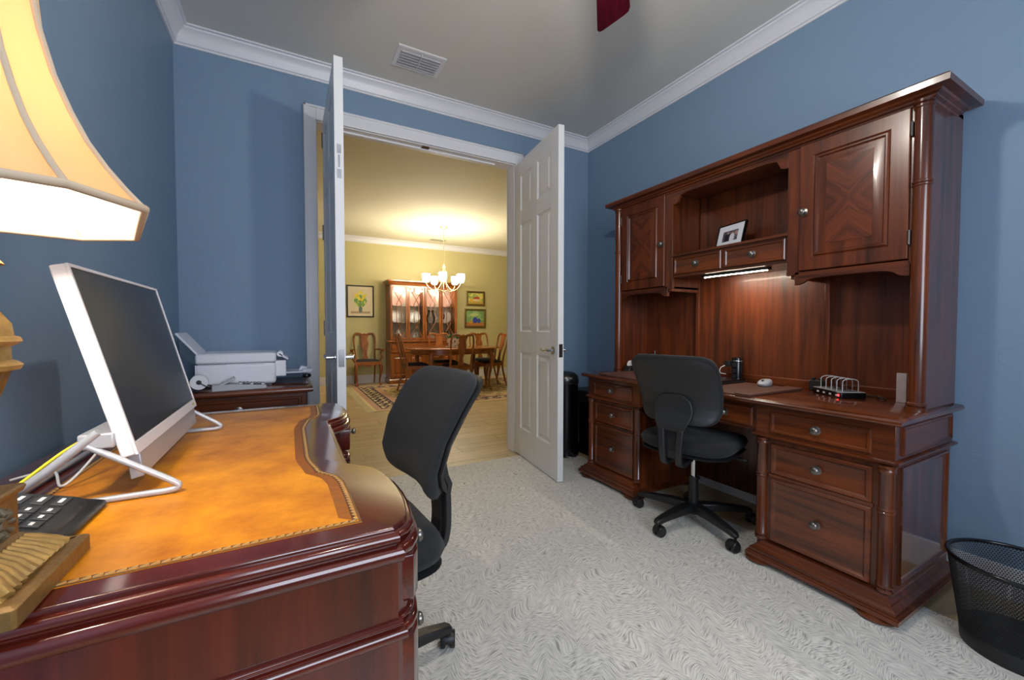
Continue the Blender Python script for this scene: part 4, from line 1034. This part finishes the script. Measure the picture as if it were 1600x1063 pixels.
# adding machine with paper roll
cal = thing('adding_machine', 'grey desktop adding machine with a paper roll before the printer', 'calculator', (-.250, 2.545, CZ), math.radians(6))
MB().prism([(-.10, 0), (.135, 0), (.138, .014), (.120, .020), (-.02, .034), (-.10, .030)], Matrix(((1, 0, 0, 0), (0, 0, 1, -.045), (0, 1, 0, 0), (0, 0, 0, 1))), .10).build('body', plain('warm_grey_plastic', srgb(176, 176, 180), .45), cal, bevel=.004)
Mc = Matrix.Translation((.050, 0, .030)) @ Matrix.Rotation(math.atan2(.014, .14), 4, 'Y')
for r in range(7):
    for q in range(4):
        k = MB().mbox(Mc @ Matrix.Translation((-.030+r*.0165, -.030+q*.021, .002)), .0058, .0078, .0035).build('key', plain('calc_key_dark', srgb(70, 70, 76), .5) if (r+q) % 3 else plain('calc_key_light', srgb(205, 205, 208), .5), cal)
MB().mbox(Matrix.Translation((-.035, 0, .046)) @ Matrix.Rotation(math.radians(-28), 4, 'Y'), .036, .042, .006).build('display_hood', plain('warm_grey_plastic', srgb(176, 176, 180), .45), cal, bevel=.002)
MB().mbox(Matrix.Translation((-.033, 0, .0535)) @ Matrix.Rotation(math.radians(-28), 4, 'Y'), .022, .034, .0008).build('display', plain('grey_lcd', srgb(150, 156, 158), .2), cal)
MB().lathe([(.011, -.036), (.036, -.036), (.036, .036), (.011, .036)], (-.150, 0, .052), n=32, axis='y').build('paper_roll', plain('white_paper_roll', srgb(236, 234, 238), .7), cal, smooth=40)
MB().cyl((-.150, -.038, .052), (-.150, .038, .052), .011, n=14).build('roll_core', M_BLK, cal, smooth=40)
for s in (-1, 1): MB().tube([(-.150, s*.039, .052), (-.12, s*.040, .030), (-.095, s*.040, .022)], .0025, 6).build('roll_arm', M_STEEL, cal)
MB().tube(smooth_path([(-.10, .03, .015), (-.16, .03, .010), (-.175, -.02, .004), (-.15, -.05, .004)], 4), .002, 6).build('roll_wire', M_BLK, cal)

# ================================================================== BINS
sb = thing('step_bin', 'dark steel pedal bin with domed lid behind the open door', 'trash can', (2.035, 2.775, RUGZ))
MB().lathe([(0, 0), (.108, 0), (.110, .004), (.110, .022), (.106, .026), (0, .026)], n=36).build('base_ring', M_BLKG, sb, smooth=40)
MB().lathe([(.103, .025), (.103, .612), (.100, .615)], n=40, caps=False).build('body', plain('black_brushed_steel', srgb(62, 62, 66), .24, .95), sb, smooth=40)
MB().lathe([(.106, .612), (.108, .618), (.108, .640), (.100, .668), (.075, .690), (.035, .702), (0, .705)], n=36).build('lid', plain('dark_lid', srgb(84, 82, 82), .28, .9), sb, smooth=40)
MB().lathe([(.1045, .600), (.109, .604), (.109, .614), (.1045, .618)], n=36, caps=False).build('collar', M_BLK, sb, smooth=40)
ang = math.radians(-110)
pd = MB().tube(smooth_path([(.095*math.cos(ang-.25), .095*math.sin(ang-.25), .030), (.140*math.cos(ang-.22), .140*math.sin(ang-.22), .024), (.160*math.cos(ang), .160*math.sin(ang), .022), (.140*math.cos(ang+.22), .140*math.sin(ang+.22), .024), (.095*math.cos(ang+.25), .095*math.sin(ang+.25), .030)], 4), .005, 8)
pd.build('pedal', M_CHROME, sb, smooth=60)
sh = thing('paper_shredder', 'black box shaped shredder between the step bin and hutch desk', 'shredder', (2.295, 2.700, 0))
MB().box(-.125, .125, -.135, .17, 0, .44).build('bin', M_BLKG, sh, bevel=.01)
MB().box(-.130, .130, -.14, .175, .441, .545).build('cutter_head', M_BLK, sh, bevel=.012)
MB().box(-.10, .10, -.004, .012, .5445, .547).build('paper_slot', M_BLK, sh)
MB().box(-.1315, -.130, -.05, -.045, .15, .30).build('bin_window', plain('smoky_window', srgb(70, 70, 74), .2), sh)
wbk = thing('waste_basket', 'black wire mesh waste basket beside the hutch desk', 'waste basket', (2.075, .345, RUGZ))
bm_ = MB(); nr, na = 40, 120; vs = []
for k in range(nr+1):
    t = k/nr; r = .128+(.166-.128)*t; z = .010+.278*t
    for i in range(na): a = 2*PI*(i+.5*(k % 2))/na; vs.append((r*math.cos(a), r*math.sin(a), z))
fs = []
for k in range(nr):
    for i in range(na):
        j = (i+1) % na
        if k % 2 == 0: fs += [(k*na+i, k*na+j, (k+1)*na+i), (k*na+j, (k+1)*na+j, (k+1)*na+i)]
        else: fs += [(k*na+i, k*na+j, (k+1)*na+j), (k*na+i, (k+1)*na+j, (k+1)*na+i)]
mesh = bm_.add(vs, fs).build('mesh_wall', plain('black_coated_wire', srgb(16, 16, 17), .4), wbk, kind='stuff')
wf = mesh.modifiers.new('wires', 'WIREFRAME'); wf.thickness = .0017; wf.use_replace = True
MB().lathe([(.124, 0), (.131, 0), (.134, .050), (.132, .053), (.127, .050), (.124, .006)], n=48, caps=False).lathe([(0, .003), (.126, .003), (.126, .008), (0, .008)], n=48).build('base', M_BLK, wbk, smooth=40)
MB().tube([(.166*math.cos(2*PI*i/64), .166*math.sin(2*PI*i/64), .290) for i in range(64)], .0065, 10, closed=True).build('rim', M_BLKG, wbk, smooth=60)

# ================================================================== DINING ROOM
# patterned rug with border, built as a fine coloured grid
RX0, RX1, RY0, RY1 = .93, 4.15, 5.36, 7.845
rng = random.Random(3)
_n = [[rng.random() for _ in range(80)] for _ in range(80)]
def vn(x, y):
    xi, yi = int(math.floor(x)), int(math.floor(y)); fx_, fy_ = x-xi, y-yi; g = lambda a, b: _n[a % 80][b % 80]
    return (g(xi, yi)*(1-fx_)+g(xi+1, yi)*fx_)*(1-fy_)+(g(xi, yi+1)*(1-fx_)+g(xi+1, yi+1)*fx_)*fy_
PINK, NAVY, CREAM, BEIGE = srgb(190, 150, 128), srgb(44, 40, 52), srgb(214, 196, 150), srgb(196, 170, 126)
def drug(u, v):
    w, h = RX1-RX0, RY1-RY0; x, y = u*w, v*h; e = min(x, w-x, y, h-y)
    along = y if e in (x, w-x) else x
    if e < .04: return CREAM
    if e < .13: return PINK
    if e < .36:
        k = math.sin(along*2*PI/.19)*.5+math.sin((e-.13)*2*PI/.115)*.5
        n = vn(x*28, y*28)
        if e < .15 or e > .34: return NAVY
        return CREAM if k+n*.9 > .75 else (PINK if k+n*.6 < -.35 else NAVY)
    if e < .46: return PINK
    n = vn(x*16, y*16)*.6+vn(x*34+9, y*34)*.4; k = math.sin(x*2*PI/.36)*math.sin(y*2*PI/.36)
    if n > .62: return srgb(120, 96, 84)
    if n < .33: return srgb(168, 128, 104)
    return CREAM if k > -.3 else BEIGE
dr_ = thing('dining_rug', 'cream floral dining rug with a navy and pink border and fringe', 'rug', (RX0, RY0, 0))
MB().box(0, RX1-RX0, 0, RY1-RY0, 0, .0075).build('backing', plain('rug_backing', srgb(190, 170, 130), .9), dr_)
paint('pile', RX1-RX0, RY1-RY0, 160, 132, drug, colattr('woven_rug_pile', .95), dr_, Matrix.Translation((0, 0, .008)))
fr = MB(); yy = 0.01
while yy < RY1-RY0:
    l = .08+.03*rng.random()
    fr.ribbon([(0.0, yy, .006), (-l*.5, yy+.006*(rng.random()-.5), .004), (-l, yy+.02*(rng.random()-.5), .002)], .004, .002, (0, 1, 0)); yy += .013
fr.build('fringe', plain('cream_fringe', srgb(220, 206, 164), .9), dr_, kind='stuff')

# dining chair (curved splat back, cabriole front legs). local: faces +y, origin on the floor under the seat
M_SEATF = plain('navy_seat_fabric', srgb(38, 36, 46), .8, bump=.3, bscale=400)
def dining_chair(name, label, loc, rz, arms=False, group=None):
    c = thing(name, label, 'chair', loc, rz, group)
    wb, wf, d = .19, .235, .195
    sh = .44
    # seat frame (trapezoid rail with shaped apron) and drop-in cushion
    tr = [(-wb, -d), (wb, -d), (wf, d), (-wf, d)]
    MB().outline(tr, [(-.004, sh-.06), (0, sh-.055), (0, sh-.005), (-.006, sh)]).build('seat_frame', M_OAKX, c, bevel=.003)
    ap = MB().prism([(-.17, 0), (.17, 0), (.13, -.018), (.08, -.010), (.04, -.026), (0, -.030), (-.04, -.026), (-.08, -.010), (-.13, -.018)], Matrix(((1, 0, 0, 0), (0, 0, 1, d-.02), (0, 1, 0, sh-.055), (0, 0, 0, 1))), .018).build('apron', M_OAKX, c)
    def cush(a, b, t): w = wb+(wf-wb)*(b+1)/2; return (a*(w-.018), b*(d-.016), sh+.004+t)
    MB().pillow(cush, 6, .032, 6, 28, .5, sides=(1,)).build('seat', M_SEATF, c, smooth=60)
    for s in (-1, 1):
        # cabriole front leg
        P = smooth_path([(s*(wf-.03), d-.03, sh-.03), (s*(wf-.012), d-.008, sh-.11), (s*(wf-.015), d-.014, sh-.20), (s*(wf-.032), d-.030, .12), (s*(wf-.034), d-.032, .05), (s*(wf-.022), d-.012, .016)], 3)
        R = lerp_list([.030, .033, .024, .016, .014, .020], 3)
        MB().tube(P, R, 10).lathe([(0, 0), (.026, 0), (.030, .008), (.026, .018), (.012, .026), (0, .026)], (s*(wf-.022), d-.012, 0), n=14).build('front_leg', M_OAKZ, c, smooth=60)
        # back post running from foot to crest in one sweep
        P = smooth_path([(s*(wb-.012), -d-.075, 0), (s*(wb-.014), -d-.030, .15), (s*(wb-.014), -d+.012, .32), (s*(wb-.014), -d+.010, sh), (s*(wb-.010), -d-.020, .60), (s*(wb+.004), -d-.062, .76), (s*(wb-.004), -d-.090, .90), (s*(wb-.040), -d-.104, .955), (s*.075, -d-.106, .950)], 4)
        R = lerp_list([.015, .016, .018, .018, .016, .016, .017, .017, .016], 4)
        MB().tube(P, R, 8).build('back_post', M_OAKZ, c, smooth=60)
        if arms:
            A = smooth_path([(s*(wb-.004), -d-.030, .645), (s*(wb+.045), -d+.10, .655), (s*(wf+.035), .02, .650), (s*(wf+.030), .10, .652), (s*(wf+.060), .135, .648)], 4)
            MB().tube(A, lerp_list([.014, .016, .018, .020, .024], 4), 8).build('arm', M_OAKX, c, smooth=60)
            B = smooth_path([(s*(wf-.012), .02, sh-.02), (s*(wf+.035), .05, .52), (s*(wf+.010), .03, .58), (s*(wf+.034), .06, .645)], 4)
            MB().tube(B, .014, 8).build('arm_support', M_OAKZ, c, smooth=60)
    # crest yoke and vase-shaped splat
    cr = [(-.15, .928), (-.11, .958), (-.07, .962), (-.035, .946), (0, .958), (.035, .946), (.07, .962), (.11, .958), (.15, .928), (.10, .925), (.05, .918), (0, .922), (-.05, .918), (-.10, .925)]
    MB().prism(list(reversed(cr)), Matrix(((1, 0, 0, 0), (0, 0, 1, -d-.118), (0, 1, 0, 0), (0, 0, 0, 1))), .024).build('crest', M_OAKX, c, bevel=.004)
    w = [(sh-.01, .055), (sh+.05, .050), (sh+.09, .034), (sh+.15, .034), (sh+.22, .052), (sh+.29, .070), (sh+.34, .072), (sh+.38, .058), (sh+.42, .056), (sh+.47, .075), (sh+.49, .078)]
    def sx(z): return interp([(sh-.02, -d+.012), (.60, -d-.018), (.76, -d-.062), (.90, -d-.098), (.95, -d-.106)], z)
    zs = [sh-.01+i*.025 for i in range(21)]
    MB().ribbon([(0, sx(z), z) for z in zs], [interp(w, z) for z in zs], .011, (1, 0, 0)).build('splat', M_OAKZ, c, smooth=40)
    MB().box(-wb+.01, wb-.01, -d-.004, -d+.022, sh-.005, sh+.022).build('shoe_rail', M_OAKX, c, bevel=.003)
    return c
DG = 'side chairs around the dining table'
dining_chair('dining_armchair', 'cherry armchair with dark seat against the khaki wall under the flower painting', (1.27, 8.0, .0130), PI, True)
for nm, loc, rz in (('cherry dining chair drawn up at the table end toward the flower painting', (1.86, 6.78, .0130), -PI/2),
                    ('cherry dining chair at the table end below the two small fruit paintings', (3.22, 6.75, .0130), PI/2),
                    ('cherry dining chair on the office side of table with its splat toward the doorway', (2.43, 6.36, .0130), 0),
                    ('cherry dining chair on cabinet side of the table directly behind the planter', (2.50, 7.20, .0130), PI),
                    ('cherry dining chair on cabinet side of table toward the fruit paintings', (3.37, 7.30, .0130), PI)):
    dining_chair('dining_chair', nm, loc, rz, False, DG)
# table
tb = thing('dining_table', 'oval cherry dining table on cabriole legs', 'table', (2.53, 6.75, .0085))
ov = [(.86*math.copysign(abs(math.cos(t))**.8, math.cos(t)), .56*math.copysign(abs(math.sin(t))**.8, math.sin(t))) for t in [2*PI*i/64 for i in range(64)]]
MB().outline(ov, [(-.012, .708), (-.002, .711), (0, .716), (-.001, .724), (-.008, .731), (-.014, .733)]).build('top', M_OAKX, tb, smooth=50)
MB().outline([(x*.86, y*.82) for x, y in ov], [(0, .625), (0, .709)]).build('apron', M_OAKX, tb, smooth=50)
for sx_ in (-1, 1):
    for sy_ in (-1, 1):
        P = smooth_path([(sx_*.50, sy_*.37, .69), (sx_*.545, sy_*.405, .58), (sx_*.535, sy_*.40, .42), (sx_*.505, sy_*.385, .22), (sx_*.51, sy_*.39, .08), (sx_*.53, sy_*.41, .018)], 3)
        MB().tube(P, lerp_list([.040, .042, .030, .019, .017, .022], 3), 10).lathe([(0, 0), (.030, 0), (.034, .009), (.028, .02), (0, .028)], (sx_*.53, sy_*.41, 0), n=14).build('leg', M_OAKZ, tb, smooth=60)
# planter with plant
def porcelain():
    m, nt, b = new_mat('blue_white_porcelain'); L = nt.links; tc = N(nt, 'ShaderNodeTexCoord')
    no = N(nt, 'ShaderNodeTexVoronoi'); no.inputs['Scale'].default_value = 24; L.new(tc.outputs['Object'], no.inputs['Vector'])
    cr = N(nt, 'ShaderNodeValToRGB'); cr.color_ramp.interpolation = 'CONSTANT'; e = cr.color_ramp.elements; e[0].color = srgb(40, 52, 110); e[1].position = .34; e[1].color = srgb(226, 226, 226)
    L.new(no.outputs['Distance'], cr.inputs[0]); L.new(cr.outputs[0], b.inputs['Base Color']); b.inputs['Roughness'].default_value = .12
    return m
pt = thing('porcelain_planter', 'blue and white porcelain planter with leafy plant on dining table', 'planter', (2.50, 6.72, .7505))
MB().lathe([(0, 0), (.062, 0), (.075, .012), (.098, .06), (.105, .10), (.098, .14), (.104, .148), (.098, .150), (.090, .140), (0, .135)], n=36).build('pot', porcelain(), pt, smooth=50)
MB().lathe([(0, -.008), (.115, -.008), (.125, .002), (.118, .004), (0, .0)], n=36).build('saucer', plain('cream_saucer', srgb(216, 206, 180), .3), pt, smooth=40)
lf = MB()
for i in range(60):
    a = rng.random()*2*PI; el = rng.random()*1.2; r0 = .02+.05*rng.random(); L_ = .05+.05*rng.random()
    b0 = Vector((r0*math.cos(a), r0*math.sin(a), .135)); dv = Vector((math.cos(a)*math.cos(el), math.sin(a)*math.cos(el), math.sin(el)))
    sd = dv.cross(Vector((0, 0, 1))).normalized()*.018; m_ = b0+dv*L_*.6+Vector((0, 0, .015))
    lf.add([b0, m_-sd, b0+dv*L_, m_+sd], [(0, 1, 2, 3)])
lf.build('foliage', plain('plant_green', srgb(52, 104, 44), .5), pt, kind='stuff')

# china cabinet
CX0, CX1, CYF, CYB = 1.665, 3.065, 7.87, 8.30
chc = thing('china_cabinet', 'cherry china cabinet with lattice glass doors and lit shelves', 'cabinet', ((CX0+CX1)/2, (CYF+CYB)/2, 0))
cw, cy0, cy1 = (CX1-CX0)/2, CYF-(CYF+CYB)/2, CYB-(CYF+CYB)/2
MB().outline(rect(-cw, cw, cy0, cy1), [(.012, 0), (.012, .08), (.002, .095), (0, .10)]).build('plinth', M_OAKX, chc)
MB().box(-cw+.01, cw-.01, cy0+.01, cy1, .08, .80).build('base_cabinet', M_OAKZ, chc, bevel=.004)
MB().outline(rect(-cw, cw, cy0, cy1), [(0, .795), (.012, .805), (.014, .820), (0, .832)]).build('base_top', M_OAKX, chc)
for k in range(4):
    xa = -cw+.03+k*(2*cw-.06)/4; w_ = (2*cw-.06)/4-.01
    d = MB().panel((xa, cy0+.01, .13), (1, 0, 0), (0, 0, 1), w_, .44, [(0, -.005), (0, .012), (.045, .012), (.052, .004), (.062, .004), (.08, .012)]).build('base_door', M_OAKZ, chc)
    dd = MB().panel((xa, cy0+.01, .60), (1, 0, 0), (0, 0, 1), w_, .17, [(0, -.005), (0, .012), (.010, .015)]).build('drawer_front', M_OAKX, chc)
    knob(dd, (xa+w_/2, cy0, .685), (0, -1, 0), 'pull', .012)
uy = cy0+.07
for xa in (-cw+.02, cw-.045): MB().box(xa, xa+.025, uy, cy1, .83, 1.93).build('upper_side', M_OAKZ, chc)
MB().box(-cw+.02, cw-.02, cy1-.015, cy1, .83, 1.93).build('upper_back', plain('cream_cabinet_back', srgb(198, 186, 170), .6), chc)
for xa in (-.008,): MB().box(xa, xa+.016, uy+.02, cy1, .83, 1.93).build('upper_divider', M_OAKZ, chc)
for zz in (1.16, 1.49): MB().box(-cw+.04, cw-.04, uy+.05, cy1-.015, zz, zz+.010).build('glass_shelf', clear('shelf_glass', (.9, .95, .92, 1)), chc)
MB().box(-cw+.02, cw-.02, uy, cy1, 1.885, 1.93).build('upper_top', M_OAKX, chc)
MB().outline(rect(-cw+.02, cw-.02, uy, cy1), [(0, 1.90), (.010, 1.91), (.014, 1.935), (.034, 1.965), (.048, 1.975), (.050, 1.995), (.044, 2.0)]).build('cornice', M_OAKX, chc, smooth=35)
for k in range(4):
    xa = -cw+.03+k*(2*cw-.06)/4; w_ = (2*cw-.06)/4-.008; z0_, z1_ = .845, 1.885
    o = MB()
    o.box(xa, xa+.035, uy-.022, uy, z0_, z1_).box(xa+w_-.035, xa+w_, uy-.022, uy, z0_, z1_).box(xa+.035, xa+w_-.035, uy-.022, uy, z0_, z0_+.04).box(xa+.035, xa+w_-.035, uy-.022, uy, z1_-.04, z1_)
    gd = o.build('glass_door', M_OAKZ, chc, bevel=.003)
    MB().box(xa+.03, xa+w_-.03, uy-.010, uy-.007, z0_+.035, z1_-.035).build('pane', clear('cabinet_glass', (.97, .97, .97, 1)), gd)
    xi, xj, xm = xa+.037, xa+w_-.037, xa+w_/2; t1, b1 = z1_-.04, z0_+.04; q = (xj-xi)/2
    mt = MB()
    # interlaced lattice: crossing diagonals at top and bottom joined by two uprights
    for p0, p1 in (((xi, t1), (xm+.045, t1-.30)), ((xj, t1), (xm-.045, t1-.30)), ((xm-.045, t1-.30), (xm-.045, b1+.30)), ((xm+.045, t1-.30), (xm+.045, b1+.30)), ((xm-.045, b1+.30), (xj, b1)), ((xm+.045, b1+.30), (xi, b1))):
        mt.tube([(p0[0], uy-.014, p0[1]), (p1[0], uy-.014, p1[1])], .0065, 6)
    mt.build('lattice', M_OAKZ, gd)
cabx, caby = (CX0+CX1)/2, (CYF+CYB)/2
for k, (lx, ly) in enumerate(((-.36, 0.02), (.36, .02))):
    MB().lathe([(0, 0), (.03, 0), (.03, -.008), (0, -.008)], (lx, ly+.06, 1.885), n=14).build('puck_light', plain('warm_puck', (1, 1, 1, 1), .4, emit=(1, .85, .65, 1), es=6), chc)
    point('cabinet_puck', (lx, ly+.06, 1.845), 5, .03, (1, .86, .68), chc)
# china: plates standing on edge, pitchers and cups - each its own thing
M_PLP = plain('pink_white_plate', srgb(232, 196, 182), .2); M_PLW = plain('white_floral_plate', srgb(226, 222, 212), .2, var=.2, vscale=40)
def plate(loc, r, m, label, group):
    p = MB().lathe([(0, .004), (r*.55, .004), (r*.62, .010), (r*.97, .020), (r, .022), (r*.97, .025), (r*.6, .015), (0, .009)], n=32)
    M = Matrix.Rotation(math.radians(78), 4, 'X')
    p.v = [tuple(M @ Vector((x, y, z))+Vector((0, 0, r*.985))) for x, y, z in p.v]
    o = p.build('plate', m, None, smooth=40, loc=loc); tag(o, label, 'plate', group); return o
dn = ['the door nearest the flower painting', 'the second door from the flower painting', 'the second door from the fruit paintings', 'the door nearest the fruit paintings']
for k in range(4):
    xc = CX0+.03+(k+.5)*(2*cw-.06)/4
    plate((xc, caby+.10, 1.5002), .142, M_PLP, 'large pink plate on the top shelf behind '+dn[k], 'plates in the china cabinet')
    if k != 2: plate((xc, caby+.10, 1.1702), .138, M_PLW, 'white patterned plate on the middle shelf behind '+dn[k], 'plates in the china cabinet')
def pitcher(loc, label, s=1.0, m=None):
    p = thing('pitcher', label, 'pitcher', loc)
    MB().lathe([(0, 0), (.04*s, 0), (.055*s, .03*s), (.058*s, .07*s), (.040*s, .12*s), (.032*s, .15*s), (.040*s, .17*s), (.036*s, .17*s), (.028*s, .15*s), (0, .14*s)], n=28).build('jug', m or plain('white_china', srgb(228, 224, 214), .15), p, smooth=50)
    MB().tube(smooth_path([(.036*s, 0, .15*s), (.075*s, 0, .145*s), (.085*s, 0, .09*s), (.055*s, 0, .05*s)], 4), .007*s, 8).build('handle', m or plain('white_china', srgb(228, 224, 214), .15), p, smooth=60)
pitcher((CX0+.20, caby+.02, .8325), 'white china pitcher on the bottom shelf nearest the flower painting', 1.25)
pitcher((CX0+.52, caby+.02, .8325), 'small white china jug on the bottom shelf left of centre', .9)
pitcher((2.55, caby+.06, 1.1702), 'tall clear crystal pitcher on the middle shelf right of centre', 1.6, clear('crystal', (.86, .9, .95, 1), .05))
def goblet(loc, label):
    g = MB().lathe([(0, 0), (.035, 0), (.034, .004), (.006, .010), (.005, .08), (.030, .10), (.042, .14), (.038, .19), (.036, .19), (.040, .14), (.026, .104), (0, .09)], n=24).build('goblet', clear('crystal', (.86, .9, .95, 1), .05), None, smooth=50, loc=loc)
    tag(g, label, 'goblet', 'crystal goblets'); return g
for x_, z_, t_ in ((2.78, 1.1702, 'crystal goblet on the middle shelf before the plate nearest the fruit paintings'), (2.44, .8325, 'crystal goblet on the bottom shelf right of centre'), (2.86, .8325, 'crystal goblet on the bottom shelf nearest the fruit paintings')):
    goblet((x_, caby-.02, z_), t_)

# paintings
def framed(name, label, x0, x1, z0, z1, fw, fm, mount, func, y=YD-.004):
    p = thing(name, label, 'painting', ((x0+x1)/2, y, (z0+z1)/2)); w, h = x1-x0, z1-z0
    MB().panel((-w/2, 0, -h/2), (1, 0, 0), (0, 0, 1), w, h, [(0, 0), (0, .018), (fw*.3, .024), (fw*.8, .018), (fw, .010), (fw, .004)]).build('frame', fm, p)
    if mount: MB().panel((-w/2+fw, -.0055, -h/2+fw), (1, 0, 0), (0, 0, 1), w-2*fw, h-2*fw, [(0, 0), (mount, .0004)], back=False).build('mount', plain('cream_mount', srgb(222, 208, 180), .7), p)
    i = fw+mount*.9
    paint('canvas', w-2*i, h-2*i, 44, 48, func, colattr('painted_canvas', .6), p, Matrix(((1, 0, 0, -w/2+i), (0, 0, -1, -.0065), (0, 1, 0, -h/2+i), (0, 0, 0, 1))))
def flowers(u, v):
    d = lambda x, y, rx, ry: ((u-x)/rx)**2+((v-y)/ry)**2
    if d(.5, .17, .10, .13) < 1 and v > .05: return srgb(84, 104, 92)
    if v < .08: return srgb(176, 150, 110)
    for x, y, rx, ry, a in ((.3, .75, .14, .05, .6), (.52, .86, .12, .05, -.4), (.72, .74, .13, .05, .3), (.42, .62, .13, .06, -.6), (.62, .60, .12, .05, .8)):
        du, dv = u-x, v-y; p_, q_ = du*math.cos(a)+dv*math.sin(a), -du*math.sin(a)+dv*math.cos(a)
        if (p_/rx)**2+(q_/ry)**2 < 1: return srgb(228, 206, 40)
    if abs(u-.5+.2*(v-.4)*math.sin(v*9)) < .03 and v < .7: return srgb(84, 122, 60)
    if d(.5, .52, .33, .26) < 1: return srgb(110, 150, 60) if vn(u*16, v*16) > .45 else srgb(196, 200, 120)
    return srgb(220, 206, 172)
def fruit1(u, v):
    d = lambda x, y, rx, ry: ((u-x)/rx)**2+((v-y)/ry)**2
    if d(.56, .45, .24, .22) < 1: return srgb(188, 64, 34) if v > .45 else srgb(222, 200, 160)
    if d(.25, .35, .14, .16) < 1: return srgb(220, 180, 50)
    if v < .25: return srgb(190, 160, 70)
    return srgb(216, 206, 110) if vn(u*8, v*8) > .4 else srgb(150, 170, 90)
def fruit2(u, v):
    d = lambda x, y, rx, ry: ((u-x)/rx)**2+((v-y)/ry)**2
    if d(.50, .38, .14, .20) < 1 or d(.72, .34, .10, .16) < 1: return srgb(52, 70, 160)
    if d(.25, .24, .10, .09) < 1: return srgb(206, 150, 50)
    if d(.45, .75, .25, .10) < 1: return srgb(190, 200, 130)
    if v < .22: return srgb(186, 120, 60)
    return srgb(120, 160, 96) if vn(u*7, v*7) > .35 else srgb(150, 182, 120)
M_PFR = plain('dark_green_black_frame', srgb(30, 34, 30), .4); M_GFR = plain('olive_gilt_frame', srgb(112, 92, 40), .4, .4)
framed('flower_painting', 'yellow flower painting in a thin dark frame above the armchair', .962, 1.458, 1.285, 1.897, .022, M_PFR, .055, flowers)
framed('fruit_painting', 'smaller still life painting with a red fruit in an olive gilt frame', 3.405, 3.848, 1.565, 1.893, .045, M_GFR, 0, fruit1)
framed('fruit_painting', 'larger still life painting with blue fruit in an olive gilt frame', 3.360, 3.870, 1.080, 1.500, .045, M_GFR, 0, fruit2)

# chandelier
cdl = thing('chandelier', 'pale gold five-arm chandelier with lit white glass shades', 'chandelier', (2.37, 6.80, ZC+.02))
M_CHG = plain('pale_brushed_gold', srgb(214, 204, 158), .3, .7)
M_CHS = plain('lit_white_glass_shade', (1, 1, 1, 1), .4, emit=(1, .90, .70, 1), es=48)
MB().lathe([(0, 0), (.065, 0), (.065, -.012), (.045, -.030), (.012, -.038), (0, -.038)], n=24).build('canopy', M_CHG, cdl, smooth=40)
MB().cyl((0, 0, -.03), (0, 0, -.66), .0055, n=8).build('rod', M_CHG, cdl, smooth=50)
MB().lathe([(0, -.64), (.012, -.645), (.018, -.66), (.010, -.675), (.022, -.69), (.026, -.70), (.014, -.712), (0, -.715)], n=20).lathe([(0, -1.10), (.014, -1.105), (.022, -1.12), (.010, -1.138), (0, -1.145)], n=18).build('body', M_CHG, cdl, smooth=50)
for k in range(5):
    a = 2*PI*k/5+.55; ca, sa = math.cos(a), math.sin(a)
    P = smooth_path([(.016*ca, .016*sa, -.70), (.020*ca, .020*sa, -.83), (.050*ca, .050*sa, -.98), (.12*ca, .12*sa, -1.085), (.20*ca, .20*sa, -1.10), (.28*ca, .28*sa, -1.04), (.31*ca, .31*sa, -.985)], 4)
    MB().tube(P, .0065, 8).build('arm', M_CHG, cdl, smooth=60)
    MB().tube(smooth_path([(.02*ca, .02*sa, -1.11), (.07*ca, .07*sa, -1.09), (.14*ca, .14*sa, -1.09)], 3), .005, 6).build('lower_scroll', M_CHG, cdl, smooth=60)
    c0 = (.31*ca, .31*sa, -.985)
    MB().lathe([(0, 0), (.028, .004), (.030, .010), (.016, .016), (0, .018)], c0, n=16).build('cup', M_CHG, cdl, smooth=50)
    MB().lathe([(.020, .010), (.046, .020), (.060, .060), (.064, .125), (.068, .155), (.064, .155), (.058, .12), (.042, .03), (0, .018)], c0, n=22).build('shade', M_CHS, cdl, smooth=50)
    point('chandelier_bulb', (c0[0], c0[1], c0[2]+.15), 9, .03, (1, .88, .66), cdl)
# dining ceiling vent
v2 = thing('supply_vent', 'small slatted vent in the dining room ceiling behind the chandelier', 'vent', (2.62, 7.85, ZC+.02))
MB().box(-.16, .16, -.07, .07, -.008, 0).build('plate', plain('grey_vent', srgb(190, 184, 160), .5), v2, bevel=.002)
for k in range(5): MB().box(-.14, .14, -.055+k*.024, -.047+k*.024, -.012, -.008).build('slat', plain('grey_vent_slat', srgb(150, 146, 128), .5), v2)
